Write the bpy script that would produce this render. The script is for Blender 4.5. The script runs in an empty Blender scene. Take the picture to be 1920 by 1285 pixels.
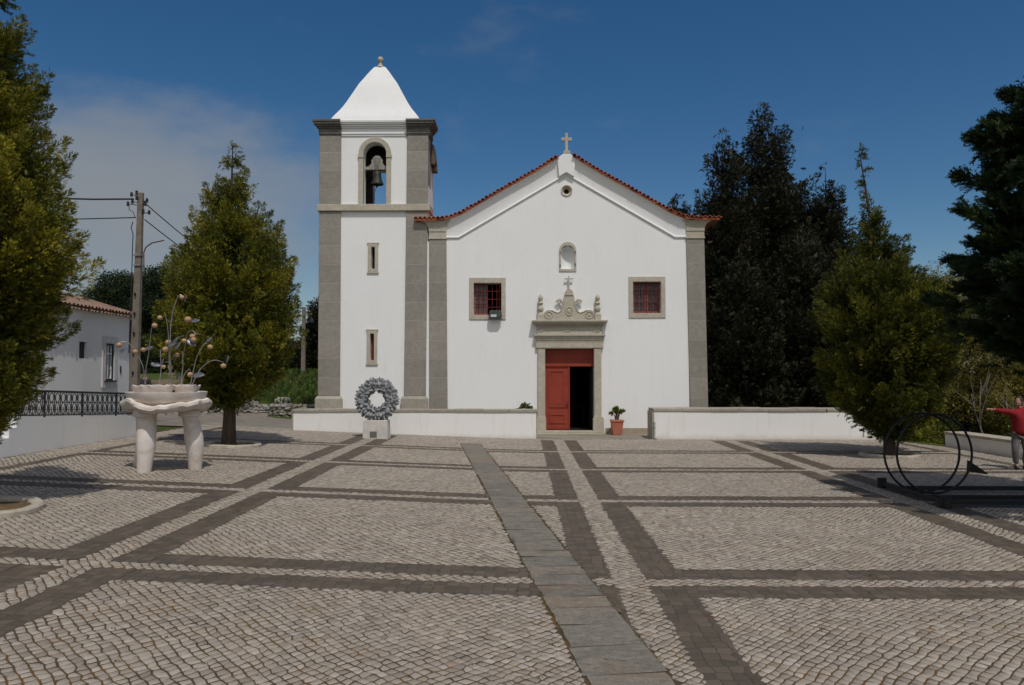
import bpy, bmesh, math, random
import numpy as np
from mathutils import Vector, Matrix
from mathutils.geometry import tessellate_polygon

scene = bpy.context.scene
COL = scene.collection
R = math.radians
rnd = random.Random(7)

# ---------------------------------------------------------------- camera, sky, sun, exposure
cam_d = bpy.data.cameras.new('camera')
cam = bpy.data.objects.new('camera', cam_d)
COL.objects.link(cam)
cam.location = (0, 0, 2.4)
cam.rotation_euler = (R(90 + 2.1407), 0, R(0.8639))
cam_d.sensor_width = 36
cam_d.lens = 36 * 1458 / 1920
cam_d.clip_end = 3000
cam_d.clip_start = 0.05
scene.camera = cam

SUN_EL, SUN_AZ = R(60), R(20)          # azimuth to the right of straight behind the camera
to_sun = Vector((math.sin(SUN_AZ) * math.cos(SUN_EL), -math.cos(SUN_AZ) * math.cos(SUN_EL), math.sin(SUN_EL)))
sun_d = bpy.data.lights.new('sun', 'SUN')
sun_d.energy = 2.75
sun_d.angle = R(0.53)
sun_d.color = (1.0, 0.955, 0.90)
sun = bpy.data.objects.new('sun', sun_d)
COL.objects.link(sun)
sun.rotation_euler = to_sun.to_track_quat('Z', 'Y').to_euler()
sun.location = (20, -30, 60)

world = bpy.data.worlds.new('World')
scene.world = world
world.use_nodes = True


def build_world():
    nt = world.node_tree
    nt.nodes.clear()
    N, L = nt.nodes.new, nt.links.new
    out = N('ShaderNodeOutputWorld')
    bg = N('ShaderNodeBackground')
    bg.inputs['Strength'].default_value = 0.075
    L(bg.outputs[0], out.inputs[0])
    sky = N('ShaderNodeTexSky')
    sky.sky_type = 'NISHITA'
    sky.sun_disc = False
    sky.sun_elevation = SUN_EL
    sky.sun_rotation = math.pi - SUN_AZ
    sky.altitude = 200
    sky.air_density = 1.0
    sky.dust_density = 0.3
    sky.ozone_density = 2.5
    hs = N('ShaderNodeHueSaturation')
    hs.inputs['Saturation'].default_value = 1.32
    hs.inputs['Value'].default_value = 0.95
    L(sky.outputs[0], hs.inputs['Color'])
    tc = N('ShaderNodeTexCoord')
    sep = N('ShaderNodeSeparateXYZ')
    L(tc.outputs['Generated'], sep.inputs[0])
    no = N('ShaderNodeTexNoise')
    no.inputs['Scale'].default_value = 5.0
    no.inputs['Detail'].default_value = 8
    no.inputs['Roughness'].default_value = 0.58
    mp = N('ShaderNodeMapping')
    mp.inputs['Scale'].default_value = (1, 1, 2.2)
    L(tc.outputs['Generated'], mp.inputs[0])
    L(mp.outputs[0], no.inputs['Vector'])

    def smooth(sock, a, b):
        m = N('ShaderNodeMapRange')
        m.interpolation_type = 'SMOOTHSTEP'
        m.inputs['From Min'].default_value = a
        m.inputs['From Max'].default_value = b
        L(sock, m.inputs['Value'])
        return m.outputs[0]

    def math_(op, a, b):
        m = N('ShaderNodeMath')
        m.operation = op
        for i, v in enumerate((a, b)):
            if isinstance(v, (int, float)):
                m.inputs[i].default_value = v
            else:
                L(v, m.inputs[i])
        return m.outputs[0]
    wob = math_('MULTIPLY', math_('SUBTRACT', no.outputs[0], 0.5), 0.34)
    xm = smooth(math_('ADD', sep.outputs[0], wob), -0.17, -0.40)
    zm = smooth(math_('ADD', sep.outputs[2], math_('MULTIPLY', wob, 0.55)), 0.315, 0.225)
    mask = math_('MULTIPLY', math_('MULTIPLY', xm, zm), math_('ADD', 0.45, math_('MULTIPLY', no.outputs[0], 0.75)))
    # a thin wisp elsewhere
    w = smooth(no.outputs[0], 0.60, 0.80)
    mask = math_('MINIMUM', math_('ADD', mask, math_('MULTIPLY', w, 0.16)), 0.9)
    # unseen bright broken cloud, added behind the camera to fill the shadows
    fill_cloud = math_('MULTIPLY', smooth(sep.outputs[1], -0.05, -0.35), smooth(no.outputs[0], 0.40, 0.56))
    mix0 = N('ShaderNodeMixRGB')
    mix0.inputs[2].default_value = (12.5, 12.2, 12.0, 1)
    L(fill_cloud, mix0.inputs[0])
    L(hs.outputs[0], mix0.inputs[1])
    mix = N('ShaderNodeMixRGB')
    mix.inputs[2].default_value = (3.95, 4.15, 4.35, 1)
    L(mask, mix.inputs[0])
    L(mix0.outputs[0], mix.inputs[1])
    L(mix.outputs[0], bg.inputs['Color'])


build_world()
scene.view_settings.view_transform = 'Standard'
scene.view_settings.look = 'None'
scene.view_settings.exposure = -0.2
scene.view_settings.gamma = 1
scene.render.film_transparent = False
scene.cycles.max_bounces = 6
scene.cycles.transparent_max_bounces = 4


# ---------------------------------------------------------------- materials
def new_mat(name):
    m = bpy.data.materials.new(name)
    m.use_nodes = True
    m.node_tree.nodes.clear()
    return m


class NT:
    """small wrapper that makes node graphs short to write"""
    def __init__(self, m):
        self.t = m.node_tree
        self.out = self.n('ShaderNodeOutputMaterial')

    def n(self, typ, **kw):
        nd = self.t.nodes.new(typ)
        for k, v in kw.items():
            setattr(nd, k, v)
        return nd

    def l(self, a, b):
        self.t.links.new(a, b)

    def put(self, sock, v):
        if isinstance(v, (int, float)):
            sock.default_value = v
        elif isinstance(v, tuple):
            sock.default_value = v if len(v) == len(sock.default_value) else (*v, 1)
        else:
            self.l(v, sock)

    def coord(self, kind='Object', scale=None, rot=None):
        tc = self.n('ShaderNodeTexCoord')
        s = tc.outputs[kind]
        if scale or rot:
            mp = self.n('ShaderNodeMapping')
            if scale:
                mp.inputs['Scale'].default_value = scale
            if rot:
                mp.inputs['Rotation'].default_value = rot
            self.l(s, mp.inputs[0])
            s = mp.outputs[0]
        return s

    def noise(self, vec, scale, detail=4, rough=0.55, dist=0.0, col=False):
        nd = self.n('ShaderNodeTexNoise')
        self.l(vec, nd.inputs['Vector'])
        nd.inputs['Scale'].default_value = scale
        nd.inputs['Detail'].default_value = detail
        nd.inputs['Roughness'].default_value = rough
        nd.inputs['Distortion'].default_value = dist
        return nd.outputs[1 if col else 0]

    def math(self, op, a, b=0.0, c=None):
        nd = self.n('ShaderNodeMath', operation=op)
        self.put(nd.inputs[0], a)
        self.put(nd.inputs[1], b)
        if c is not None:
            self.put(nd.inputs[2], c)
        return nd.outputs[0]

    def step(self, v, a, b):
        nd = self.n('ShaderNodeMapRange', interpolation_type='SMOOTHSTEP')
        nd.inputs['From Min'].default_value = a
        nd.inputs['From Max'].default_value = b
        self.l(v, nd.inputs['Value'])
        return nd.outputs[0]

    def mix(self, f, a, b, mode='MIX'):
        nd = self.n('ShaderNodeMixRGB', blend_type=mode)
        self.put(nd.inputs[0], f)
        self.put(nd.inputs[1], a)
        self.put(nd.inputs[2], b)
        return nd.outputs[0]

    def ramp(self, f, stops):
        nd = self.n('ShaderNodeValToRGB')
        e = nd.color_ramp.elements
        while len(e) < len(stops):
            e.new(0.5)
        for i, (p, c) in enumerate(stops):
            e[i].position = p
            e[i].color = (*c, 1)
        self.l(f, nd.inputs[0])
        return nd.outputs[0]

    def bump(self, h, strength=0.5, dist=0.01, normal=None):
        nd = self.n('ShaderNodeBump')
        nd.inputs['Strength'].default_value = strength
        nd.inputs['Distance'].default_value = dist
        self.l(h, nd.inputs['Height'])
        if normal is not None:
            self.l(normal, nd.inputs['Normal'])
        return nd.outputs[0]

    def pbsdf(self, color, rough=0.85, normal=None, metal=0.0, spec=0.3):
        b = self.n('ShaderNodeBsdfPrincipled')
        self.put(b.inputs['Base Color'], color)
        self.put(b.inputs['Roughness'], rough)
        b.inputs['Metallic'].default_value = metal
        b.inputs['Specular IOR Level'].default_value = spec
        if normal is not None:
            self.l(normal, b.inputs['Normal'])
        self.l(b.outputs[0], self.out.inputs[0])
        return b


def m_plain(name, c1, c2, scale=6, rough=0.8, bump=0.15, bscale=40, metal=0.0, spec=0.3, bdist=0.006):
    m = new_mat(name)
    t = NT(m)
    v = t.coord()
    f = t.noise(v, scale, 5)
    col = t.mix(t.step(f, 0.3, 0.7), c1, c2)
    nb = t.bump(t.noise(v, bscale, 4), bump, bdist)
    t.pbsdf(col, rough, nb, metal, spec)
    return m


def m_plaster(name='white_plaster', base=(0.80, 0.80, 0.785), dirt=(0.62, 0.60, 0.56)):
    m = new_mat(name)
    t = NT(m)
    v = t.coord()
    big = t.noise(v, 0.45, 5, 0.6)
    fine = t.noise(v, 5.0, 6, 0.6)
    streak = t.noise(t.coord(scale=(5, 5, 0.5)), 1.0, 4, 0.6)
    f = t.math('MULTIPLY', t.step(streak, 0.48, 0.8), t.step(fine, 0.3, 0.75))
    col = t.mix(t.math('MULTIPLY', f, 0.45), base, dirt)
    col = t.mix(t.math('MULTIPLY', t.step(big, 0.35, 0.7), 0.35), col, (base[0] * .93, base[1] * .93, base[2] * .94))
    h = t.math('ADD', t.noise(v, 2.2, 5), t.math('MULTIPLY', t.noise(v, 45, 3), 0.25))
    t.pbsdf(col, 0.9, t.bump(h, 0.35, 0.02), spec=0.15)
    return m


def m_lowwall(name='white_wall_plaster'):
    m = new_mat(name)
    t = NT(m)
    v = t.coord()
    sep = t.n('ShaderNodeSeparateXYZ')
    t.l(v, sep.inputs[0])
    n1 = t.noise(v, 3.0, 6, 0.65)
    grime = t.step(t.math('ADD', sep.outputs[2], t.math('MULTIPLY', n1, 0.35)), 0.42, 0.10)   # splash dirt along the foot
    stain = t.step(t.noise(t.coord(scale=(6, 6, 0.8)), 1.0, 5, 0.6), 0.52, 0.78)
    col = t.mix(t.math('MULTIPLY', stain, 0.35), (0.80, 0.785, 0.76), (0.58, 0.54, 0.48))
    col = t.mix(t.math('MULTIPLY', grime, 0.45), col, (0.42, 0.33, 0.25))
    h = t.math('ADD', t.noise(v, 2.5, 5), t.math('MULTIPLY', t.noise(v, 40, 3), 0.25))
    t.pbsdf(col, 0.9, t.bump(h, 0.4, 0.02), spec=0.15)
    return m


def m_stone(name, c1, c2, joint=(0.38, 0.36, 0.32), bw=1.3, bh=0.62, block=True, lichen=0.5, mottle=7.0):
    m = new_mat(name)
    t = NT(m)
    v = t.coord()
    n1 = t.noise(v, mottle, 7, 0.68)
    n2 = t.noise(v, 1.1, 4, 0.6)
    col = t.mix(t.step(n1, 0.28, 0.72), c1, c2)
    col = t.mix(t.math('MULTIPLY', t.step(n2, 0.4, 0.75), 0.5), col, (c1[0] * .72, c1[1] * .70, c1[2] * .66))
    h = t.math('ADD', t.math('MULTIPLY', n1, 0.6), t.math('MULTIPLY', t.noise(v, 60, 3), 0.4))
    if block:
        sep = t.n('ShaderNodeSeparateXYZ')
        t.l(v, sep.inputs[0])
        cmb = t.n('ShaderNodeCombineXYZ')
        wz = t.math('ADD', sep.outputs[2], t.math('MULTIPLY', t.noise(v, 0.7, 2), 0.12))
        t.l(t.math('ADD', sep.outputs[0], t.math('MULTIPLY', sep.outputs[1], 0.9)), cmb.inputs[0])
        t.l(wz, cmb.inputs[1])
        br = t.n('ShaderNodeTexBrick')
        t.l(cmb.outputs[0], br.inputs['Vector'])
        br.inputs['Scale'].default_value = 1.0
        br.inputs['Brick Width'].default_value = bw
        br.inputs['Row Height'].default_value = bh
        br.inputs['Mortar Size'].default_value = 0.012
        br.inputs['Mortar Smooth'].default_value = 0.3
        br.inputs['Color1'].default_value = (0.88, 0.88, 0.87, 1)
        br.inputs['Color2'].default_value = (1.06, 1.05, 1.04, 1)
        br.inputs['Mortar'].default_value = (1, 1, 1, 1)
        col = t.mix(1.0, col, br.outputs['Color'], 'MULTIPLY')
        col = t.mix(t.math('MULTIPLY', br.outputs['Fac'], t.step(n1, 0.3, 0.6)), col, joint)
        h = t.math('SUBTRACT', h, t.math('MULTIPLY', br.outputs['Fac'], 0.8))
    sp = t.step(t.noise(v, 16, 3, 0.5), 0.66, 0.74)
    col = t.mix(t.math('MULTIPLY', sp, lichen), col, (0.44, 0.42, 0.36))
    t.pbsdf(col, 0.9, t.bump(h, 0.55, 0.02), spec=0.2)
    return m


def m_cobble(name='limestone_setts'):
    """hand cut limestone: each stone its own tone, worn and stained in patches"""
    m = new_mat(name)
    t = NT(m)
    v = t.coord()
    at = t.n('ShaderNodeAttribute', attribute_name='tint')
    col = t.ramp(at.outputs['Fac'], [(0.0, (0.205, 0.172, 0.135)), (0.25, (0.285, 0.243, 0.195)), (0.7, (0.355, 0.305, 0.247)), (0.93, (0.42, 0.37, 0.305)), (1.0, (0.30, 0.21, 0.145))])
    n1 = t.noise(v, 30, 5, 0.7)
    n2 = t.noise(v, 0.8, 5, 0.6)
    col = t.mix(t.math('MULTIPLY', t.step(n1, 0.50, 0.70), 0.5), col, (0.20, 0.178, 0.152))
    col = t.mix(t.math('MULTIPLY', t.step(n2, 0.42, 0.70), 0.32), col, (0.235, 0.21, 0.18))
    col = t.mix(t.math('MULTIPLY', t.step(t.noise(v, 0.31, 6, 0.7), 0.50, 0.66), 0.35), col, (0.25, 0.208, 0.165))
    col = t.mix(t.math('MULTIPLY', t.step(t.noise(v, 2.6, 6, 0.75), 0.58, 0.72), 0.45), col, (0.165, 0.145, 0.122))
    h = t.math('ADD', t.noise(v, 40, 4), t.math('MULTIPLY', t.noise(v, 150, 3), 0.4))
    t.pbsdf(col, 0.75, t.bump(h, 0.6, 0.006), spec=0.3)
    return m


def m_sand(name='sandy_joints'):
    m = new_mat(name)
    t = NT(m)
    v = t.coord()
    col = t.mix(t.step(t.noise(v, 1.7, 4), 0.42, 0.62), (0.085, 0.060, 0.040), (0.15, 0.085, 0.032))
    col = t.mix(t.step(t.noise(v, 3.3, 5, 0.6), 0.60, 0.68), col, (0.10, 0.105, 0.028))
    col = t.mix(t.math('MULTIPLY', t.step(t.noise(v, 60, 4), 0.4, 0.7), 0.5), col, (0.05, 0.04, 0.03))
    t.pbsdf(col, 0.95, t.bump(t.noise(v, 90, 4), 0.7, 0.006), spec=0.1)
    return m


def m_basalt(name='dark_setts'):
    m = new_mat(name)
    t = NT(m)
    v = t.coord()
    warp2 = t.noise(v, 5.0, 2, 0.5, col=True)
    b = t.n('ShaderNodeVectorMath', operation='MULTIPLY_ADD')
    t.l(warp2, b.inputs[0])
    b.inputs[1].default_value = (0.05, 0.05, 0)
    t.l(v, b.inputs[2])
    mp = t.n('ShaderNodeMapping')
    mp.inputs['Scale'].default_value = (1.0, 0.95, 0.0)
    t.l(b.outputs[0], mp.inputs[0])
    vo = t.n('ShaderNodeTexVoronoi', feature='DISTANCE_TO_EDGE')
    vc = t.n('ShaderNodeTexVoronoi', feature='F1')
    for x in (vo, vc):
        t.l(mp.outputs[0], x.inputs['Vector'])
        x.inputs['Scale'].default_value = 7.6
        x.inputs['Randomness'].default_value = 0.3
    d = vo.outputs['Distance']
    n1 = t.noise(v, 30, 5, 0.65)
    gap = t.step(t.math('ADD', d, t.math('MULTIPLY', t.math('SUBTRACT', n1, 0.5), 0.05)), 0.05, 0.015)
    sepc = t.n('ShaderNodeSeparateColor')
    t.l(vc.outputs['Color'], sepc.inputs[0])
    col = t.ramp(sepc.outputs[0], [(0.0, (0.078, 0.062, 0.045)), (0.6, (0.100, 0.080, 0.058)), (1.0, (0.130, 0.104, 0.076))])
    col = t.mix(t.math('MULTIPLY', t.step(n1, 0.5, 0.75), 0.5), col, (0.135, 0.113, 0.088))
    col = t.mix(t.math('MULTIPLY', t.step(t.noise(v, 1.2, 4), 0.45, 0.7), 0.4), col, (0.132, 0.104, 0.076))
    joint = t.mix(t.step(t.noise(v, 2.3, 3), 0.5, 0.62), (0.05, 0.036, 0.024), (0.15, 0.075, 0.03))
    col = t.mix(t.math('MULTIPLY', gap, 0.85), col, joint)
    h = t.math('ADD', t.step(d, 0.0, 0.14), t.math('MULTIPLY', n1, 0.25))
    t.pbsdf(col, 0.7, t.bump(h, 0.6, 0.008), spec=0.3)
    return m


def m_slab(name='grey_flagstone'):
    m = new_mat(name)
    t = NT(m)
    v = t.coord()
    at = t.n('ShaderNodeAttribute', attribute_name='tint')
    f = at.outputs['Fac']
    col = t.ramp(f, [(0.0, (0.145, 0.130, 0.104)), (0.45, (0.198, 0.176, 0.140)), (0.75, (0.235, 0.200, 0.152)), (1.0, (0.25, 0.172, 0.11))])
    n1 = t.noise(t.coord(scale=(2, 5, 1)), 2.2, 7, 0.75)
    n4 = t.noise(v, 14, 6, 0.75)
    n2 = t.noise(v, 35, 5, 0.7)
    col = t.mix(t.math('MULTIPLY', t.step(n1, 0.44, 0.66), 0.75), col, (0.31, 0.265, 0.205))
    col = t.mix(t.math('MULTIPLY', t.step(t.noise(v, 1.5, 5), 0.55, 0.72), 0.6), col, (0.085, 0.08, 0.075))
    col = t.mix(t.math('MULTIPLY', t.step(n2, 0.5, 0.75), 0.4), col, (0.28, 0.265, 0.24))
    col = t.mix(t.math('MULTIPLY', t.step(n4, 0.46, 0.66), 0.55), col, (0.095, 0.088, 0.076))
    col = t.mix(t.math('MULTIPLY', t.step(t.noise(v, 5, 6, 0.7), 0.54, 0.70), 0.6), col, (0.30, 0.255, 0.20))
    sp = t.step(t.noise(v, 75, 4, 0.75), 0.45, 0.62)
    col = t.mix(t.math('MULTIPLY', sp, 0.5), col, (0.07, 0.068, 0.062))
    col = t.mix(t.math('MULTIPLY', t.step(t.noise(v, 0.9, 6, 0.7), 0.56, 0.66), 0.45), col, (0.22, 0.135, 0.075))
    h = t.math('ADD', t.noise(v, 9, 5), t.math('MULTIPLY', n2, 0.6))
    t.pbsdf(col, 0.7, t.bump(h, 0.6, 0.012), spec=0.35)
    return m


def m_ground(name='earth_and_grass'):
    m = new_mat(name)
    t = NT(m)
    v = t.coord()
    n1 = t.noise(v, 0.35, 6, 0.6)
    n2 = t.noise(v, 7, 6, 0.7)
    col = t.mix(t.step(n2, 0.3, 0.7), (0.035, 0.06, 0.014), (0.075, 0.095, 0.025))
    earth = t.mix(t.step(n2, 0.3, 0.7), (0.13, 0.085, 0.055), (0.20, 0.15, 0.105))
    col = t.mix(t.step(n1, 0.52, 0.62), col, earth)
    t.pbsdf(col, 0.95, t.bump(n2, 0.8, 0.05), spec=0.1)
    return m


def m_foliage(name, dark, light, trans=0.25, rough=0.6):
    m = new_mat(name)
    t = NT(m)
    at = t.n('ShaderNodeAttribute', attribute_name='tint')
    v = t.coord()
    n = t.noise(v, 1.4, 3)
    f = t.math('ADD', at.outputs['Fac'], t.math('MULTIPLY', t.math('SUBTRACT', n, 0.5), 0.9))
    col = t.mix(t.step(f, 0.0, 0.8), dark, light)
    b = t.n('ShaderNodeBsdfPrincipled')
    t.l(col, b.inputs['Base Color'])
    b.inputs['Roughness'].default_value = rough
    b.inputs['Specular IOR Level'].default_value = 0.2
    tr = t.n('ShaderNodeBsdfTranslucent')
    t.l(col, tr.inputs['Color'])
    mx = t.n('ShaderNodeMixShader')
    mx.inputs[0].default_value = trans
    t.l(b.outputs[0], mx.inputs[1])
    t.l(tr.outputs[0], mx.inputs[2])
    t.l(mx.outputs[0], t.out.inputs[0])
    return m


def m_bark(name, c1, c2):
    m = new_mat(name)
    t = NT(m)
    v = t.coord(scale=(9, 9, 1.2))
    n = t.noise(v, 2.0, 6, 0.7, 0.6)
    t.pbsdf(t.mix(t.step(n, 0.3, 0.7), c1, c2), 0.95, t.bump(n, 0.9, 0.03), spec=0.1)
    return m


def m_tile(name, c1, c2, c3):
    m = new_mat(name)
    t = NT(m)
    v = t.coord()
    n = t.noise(v, 4.5, 5, 0.7)
    n2 = t.noise(v, 22, 5, 0.7)
    col = t.mix(t.step(n, 0.3, 0.7), c1, c2)
    col = t.mix(t.math('MULTIPLY', t.step(n2, 0.5, 0.75), 0.7), col, c3)
    t.pbsdf(col, 0.85, t.bump(n2, 0.4, 0.01), spec=0.2)
    return m


def m_marble(name):
    m = new_mat(name)
    t = NT(m)
    v = t.coord()
    n = t.noise(v, 3.0, 7, 0.65, 1.2)
    n2 = t.noise(v, 30, 4, 0.6)
    col = t.mix(t.step(n, 0.35, 0.7), (0.70, 0.65, 0.60), (0.58, 0.49, 0.42))
    col = t.mix(t.math('MULTIPLY', t.step(t.noise(v, 1.2, 5), 0.5, 0.7), 0.45), col, (0.42, 0.40, 0.36))
    t.pbsdf(col, 0.65, t.bump(n2, 0.25, 0.01), spec=0.3)
    return m


MAT = dict(
    plaster=m_plaster(),
    plaster2=m_plaster('house_plaster', (0.76, 0.755, 0.74), (0.54, 0.52, 0.50)),
    lowwall=m_lowwall(),
    pil=m_stone('weathered_limestone', (0.32, 0.298, 0.26), (0.245, 0.228, 0.20), bw=7.3, bh=.74),
    trim=m_stone('dressed_limestone', (0.50, 0.46, 0.375), (0.39, 0.355, 0.285), block=False, lichen=0.35),
    cap=m_stone('coping_stone', (0.42, 0.39, 0.33), (0.30, 0.275, 0.23), bw=0.9, bh=3.0, lichen=0.5),
    cornice=m_stone('cornice_stone', (0.17, 0.16, 0.14), (0.105, 0.10, 0.09), block=False, lichen=0.25),
    plinth=m_stone('plinth_render', (0.40, 0.33, 0.24), (0.30, 0.25, 0.185), block=False, lichen=0.1),
    cobble=m_cobble(), sand=m_sand(), basalt=m_basalt(), slab=m_slab(), ground=m_ground(),
    dirt=m_plain('compacted_earth', (0.24, 0.205, 0.165), (0.17, 0.145, 0.115), 3.0, 0.95, 0.5, 25),
    apron=m_stone('worn_paving', (0.27, 0.245, 0.20), (0.20, 0.18, 0.15), bw=0.9, bh=0.7, lichen=0.2),
    kerb=m_plain('pale_kerb_stone', (0.46, 0.41, 0.33), (0.33, 0.29, 0.23), 5, 0.9, 0.5, 30),
    soil=m_plain('dry_soil', (0.10, 0.065, 0.035), (0.17, 0.11, 0.05), 6, 1.0, 0.8, 30, bdist=0.02),
    tile=m_tile('terracotta_tiles', (0.34, 0.098, 0.045), (0.24, 0.07, 0.035), (0.10, 0.06, 0.045)),
    tile2=m_tile('pale_terracotta', (0.27, 0.175, 0.125), (0.19, 0.12, 0.085), (0.36, 0.30, 0.24)),
    red=m_plain('oxblood_paint', (0.285, 0.044, 0.024), (0.235, 0.037, 0.021), 3, 0.55, 0.12, 60),
    fadedred=m_plain('faded_red_paint', (0.30, 0.10, 0.085), (0.20, 0.06, 0.05), 14, 0.8, 0.2, 60),
    darkred=m_plain('dark_red_iron', (0.16, 0.022, 0.022), (0.11, 0.018, 0.018), 8, 0.5, 0.1, 60),
    glass=m_plain('dusty_glass', (0.06, 0.055, 0.055), (0.035, 0.03, 0.03), 3, 0.12, 0.02, 10, spec=0.6),
    dark=m_plain('dark_interior', (0.012, 0.010, 0.009), (0.008, 0.007, 0.006), 2, 0.9),  # near black: the colour carries the shade of rooms and holes
    gloom=m_plain('gloom_tinted_interior', (0.07, 0.06, 0.05), (0.045, 0.04, 0.035), 3, 0.95, 0.4, 20),  # belfry shade put into the colour; the inner table shares it
    bronze=m_plain('old_bronze', (0.05, 0.052, 0.042), (0.032, 0.034, 0.028), 6, 0.55, 0.2, 30, metal=0.4),
    wood=m_plain('grey_painted_wood', (0.34, 0.32, 0.29), (0.22, 0.21, 0.19), 9, 0.8, 0.3, 40),
    concrete=m_plain('pole_concrete', (0.20, 0.175, 0.14), (0.14, 0.122, 0.10), 5, 0.95, 0.5, 40),
    black=m_plain('black_steel', (0.014, 0.014, 0.015), (0.022, 0.020, 0.019), 6, 0.5, 0.15, 50, metal=0.3),
    iron=m_plain('dark_iron', (0.02, 0.02, 0.022), (0.032, 0.03, 0.03), 8, 0.55, 0.15, 50),
    steel=m_plain('brushed_stem_steel', (0.42, 0.40, 0.37), (0.30, 0.28, 0.26), 10, 0.35, 0.05, 60, metal=0.8),
    leafsteel=m_plain('grey_metal_leaf', (0.13, 0.13, 0.15), (0.20, 0.20, 0.22), 10, 0.35, 0.2, 30, metal=0.5),
    ball=m_plain('ochre_stone_ball', (0.46, 0.30, 0.16), (0.36, 0.22, 0.115), 12, 0.6, 0.2, 60),
    marble=m_marble('veined_cream_marble'),
    pedestal=m_plain('white_limestone_block', (0.60, 0.57, 0.52), (0.50, 0.47, 0.43), 3, 0.85, 0.3, 35),
    slate=m_plain('grey_carved_stone', (0.32, 0.33, 0.34), (0.20, 0.21, 0.22), 14, 0.75, 0.5, 50),
    plaque=m_plain('grey_plaque', (0.11, 0.11, 0.10), (0.16, 0.155, 0.14), 20, 0.5),
    pot=m_plain('terracotta_clay', (0.46, 0.16, 0.10), (0.38, 0.13, 0.08), 5, 0.85, 0.2, 40),
    rock=m_stone('field_stone', (0.34, 0.32, 0.285), (0.19, 0.175, 0.15), block=False, lichen=0.6, mottle=3.0),
    bark=m_bark('conifer_bark', (0.115, 0.085, 0.065), (0.05, 0.038, 0.03)),
    palebark=m_bark('pale_bark', (0.19, 0.17, 0.135), (0.12, 0.105, 0.08)),
    greybark=m_bark('grey_bark', (0.16, 0.13, 0.10), (0.10, 0.08, 0.06)),
    fol_gold=m_foliage('golden_conifer_foliage', (0.075, 0.090, 0.014), (0.46, 0.40, 0.040)),
    fol_green=m_foliage('green_conifer_foliage', (0.048, 0.062, 0.013), (0.29, 0.28, 0.032)),
    fol_deep=m_foliage('deep_green_conifer_foliage', (0.016, 0.032, 0.013), (0.060, 0.092, 0.028)),
    fol_cyp=m_foliage('dark_cypress_foliage', (0.018, 0.020, 0.010), (0.078, 0.072, 0.036), 0.15),
    fol_olive=m_foliage('olive_shrub_foliage', (0.10, 0.088, 0.018), (0.30, 0.25, 0.05)),
    fol_broad=m_foliage('broadleaf_foliage', (0.012, 0.022, 0.008), (0.045, 0.065, 0.02)),
    fol_pot=m_foliage('pot_plant_foliage', (0.05, 0.075, 0.012), (0.15, 0.17, 0.03)),
    fol_grass=m_foliage('grass_blades', (0.03, 0.055, 0.010), (0.085, 0.12, 0.022)),
    skin=m_plain('skin', (0.42, 0.24, 0.17), (0.38, 0.21, 0.15), 6, 0.55, 0.05),
    redcloth=m_plain('red_jacket_cloth', (0.25, 0.010, 0.014), (0.18, 0.008, 0.011), 9, 0.85, 0.4, 25),
    greycloth=m_plain('grey_trouser_cloth', (0.10, 0.095, 0.095), (0.16, 0.14, 0.14), 14, 0.9, 0.4, 25),
    darkcloth=m_plain('dark_cloth', (0.025, 0.024, 0.03), (0.04, 0.035, 0.04), 9, 0.9, 0.3, 25),
    hair=m_plain('brown_hair', (0.03, 0.018, 0.012), (0.05, 0.03, 0.02), 20, 0.6, 0.3, 60),
    shoe=m_plain('dark_shoe', (0.02, 0.02, 0.025), (0.04, 0.04, 0.045), 10, 0.6),
    whitepaint=m_plain('white_window_paint', (0.74, 0.75, 0.76), (0.66, 0.67, 0.68), 5, 0.6),
    green=m_plain('dark_green_shutter', (0.03, 0.045, 0.042), (0.022, 0.032, 0.03), 5, 0.6),
    surround=m_plain('grey_window_surround', (0.64, 0.61, 0.60), (0.54, 0.51, 0.50), 5, 0.9, 0.3, 30),
    yellow=m_plain('yellow_band', (0.55, 0.36, 0.05), (0.45, 0.30, 0.05), 5, 0.7),
    zinc=m_plain('pale_green_pipe', (0.36, 0.40, 0.36), (0.28, 0.31, 0.28), 8, 0.6),
    brick=m_plain('red_brown_step', (0.20, 0.085, 0.05), (0.14, 0.06, 0.04), 8, 0.9, 0.4),
    lampbody=m_plain('grey_lamp_body', (0.075, 0.085, 0.08), (0.05, 0.055, 0.052), 8, 0.45),
    lampglint=m_plain('lens_glint', (0.55, 0.60, 0.58), (0.45, 0.50, 0.48), 5, 0.15, 0.02, spec=0.6),  # pale tone that paints a reflection on the lamp
)

# ---------------------------------------------------------------- mesh helpers
ORIGIN = {}


def gz(x, y=0.0):
    """height of the square: level to the right, climbing gently to the left"""
    return 0.038 * (math.sqrt(x * x + 1) - x) / 2


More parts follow.
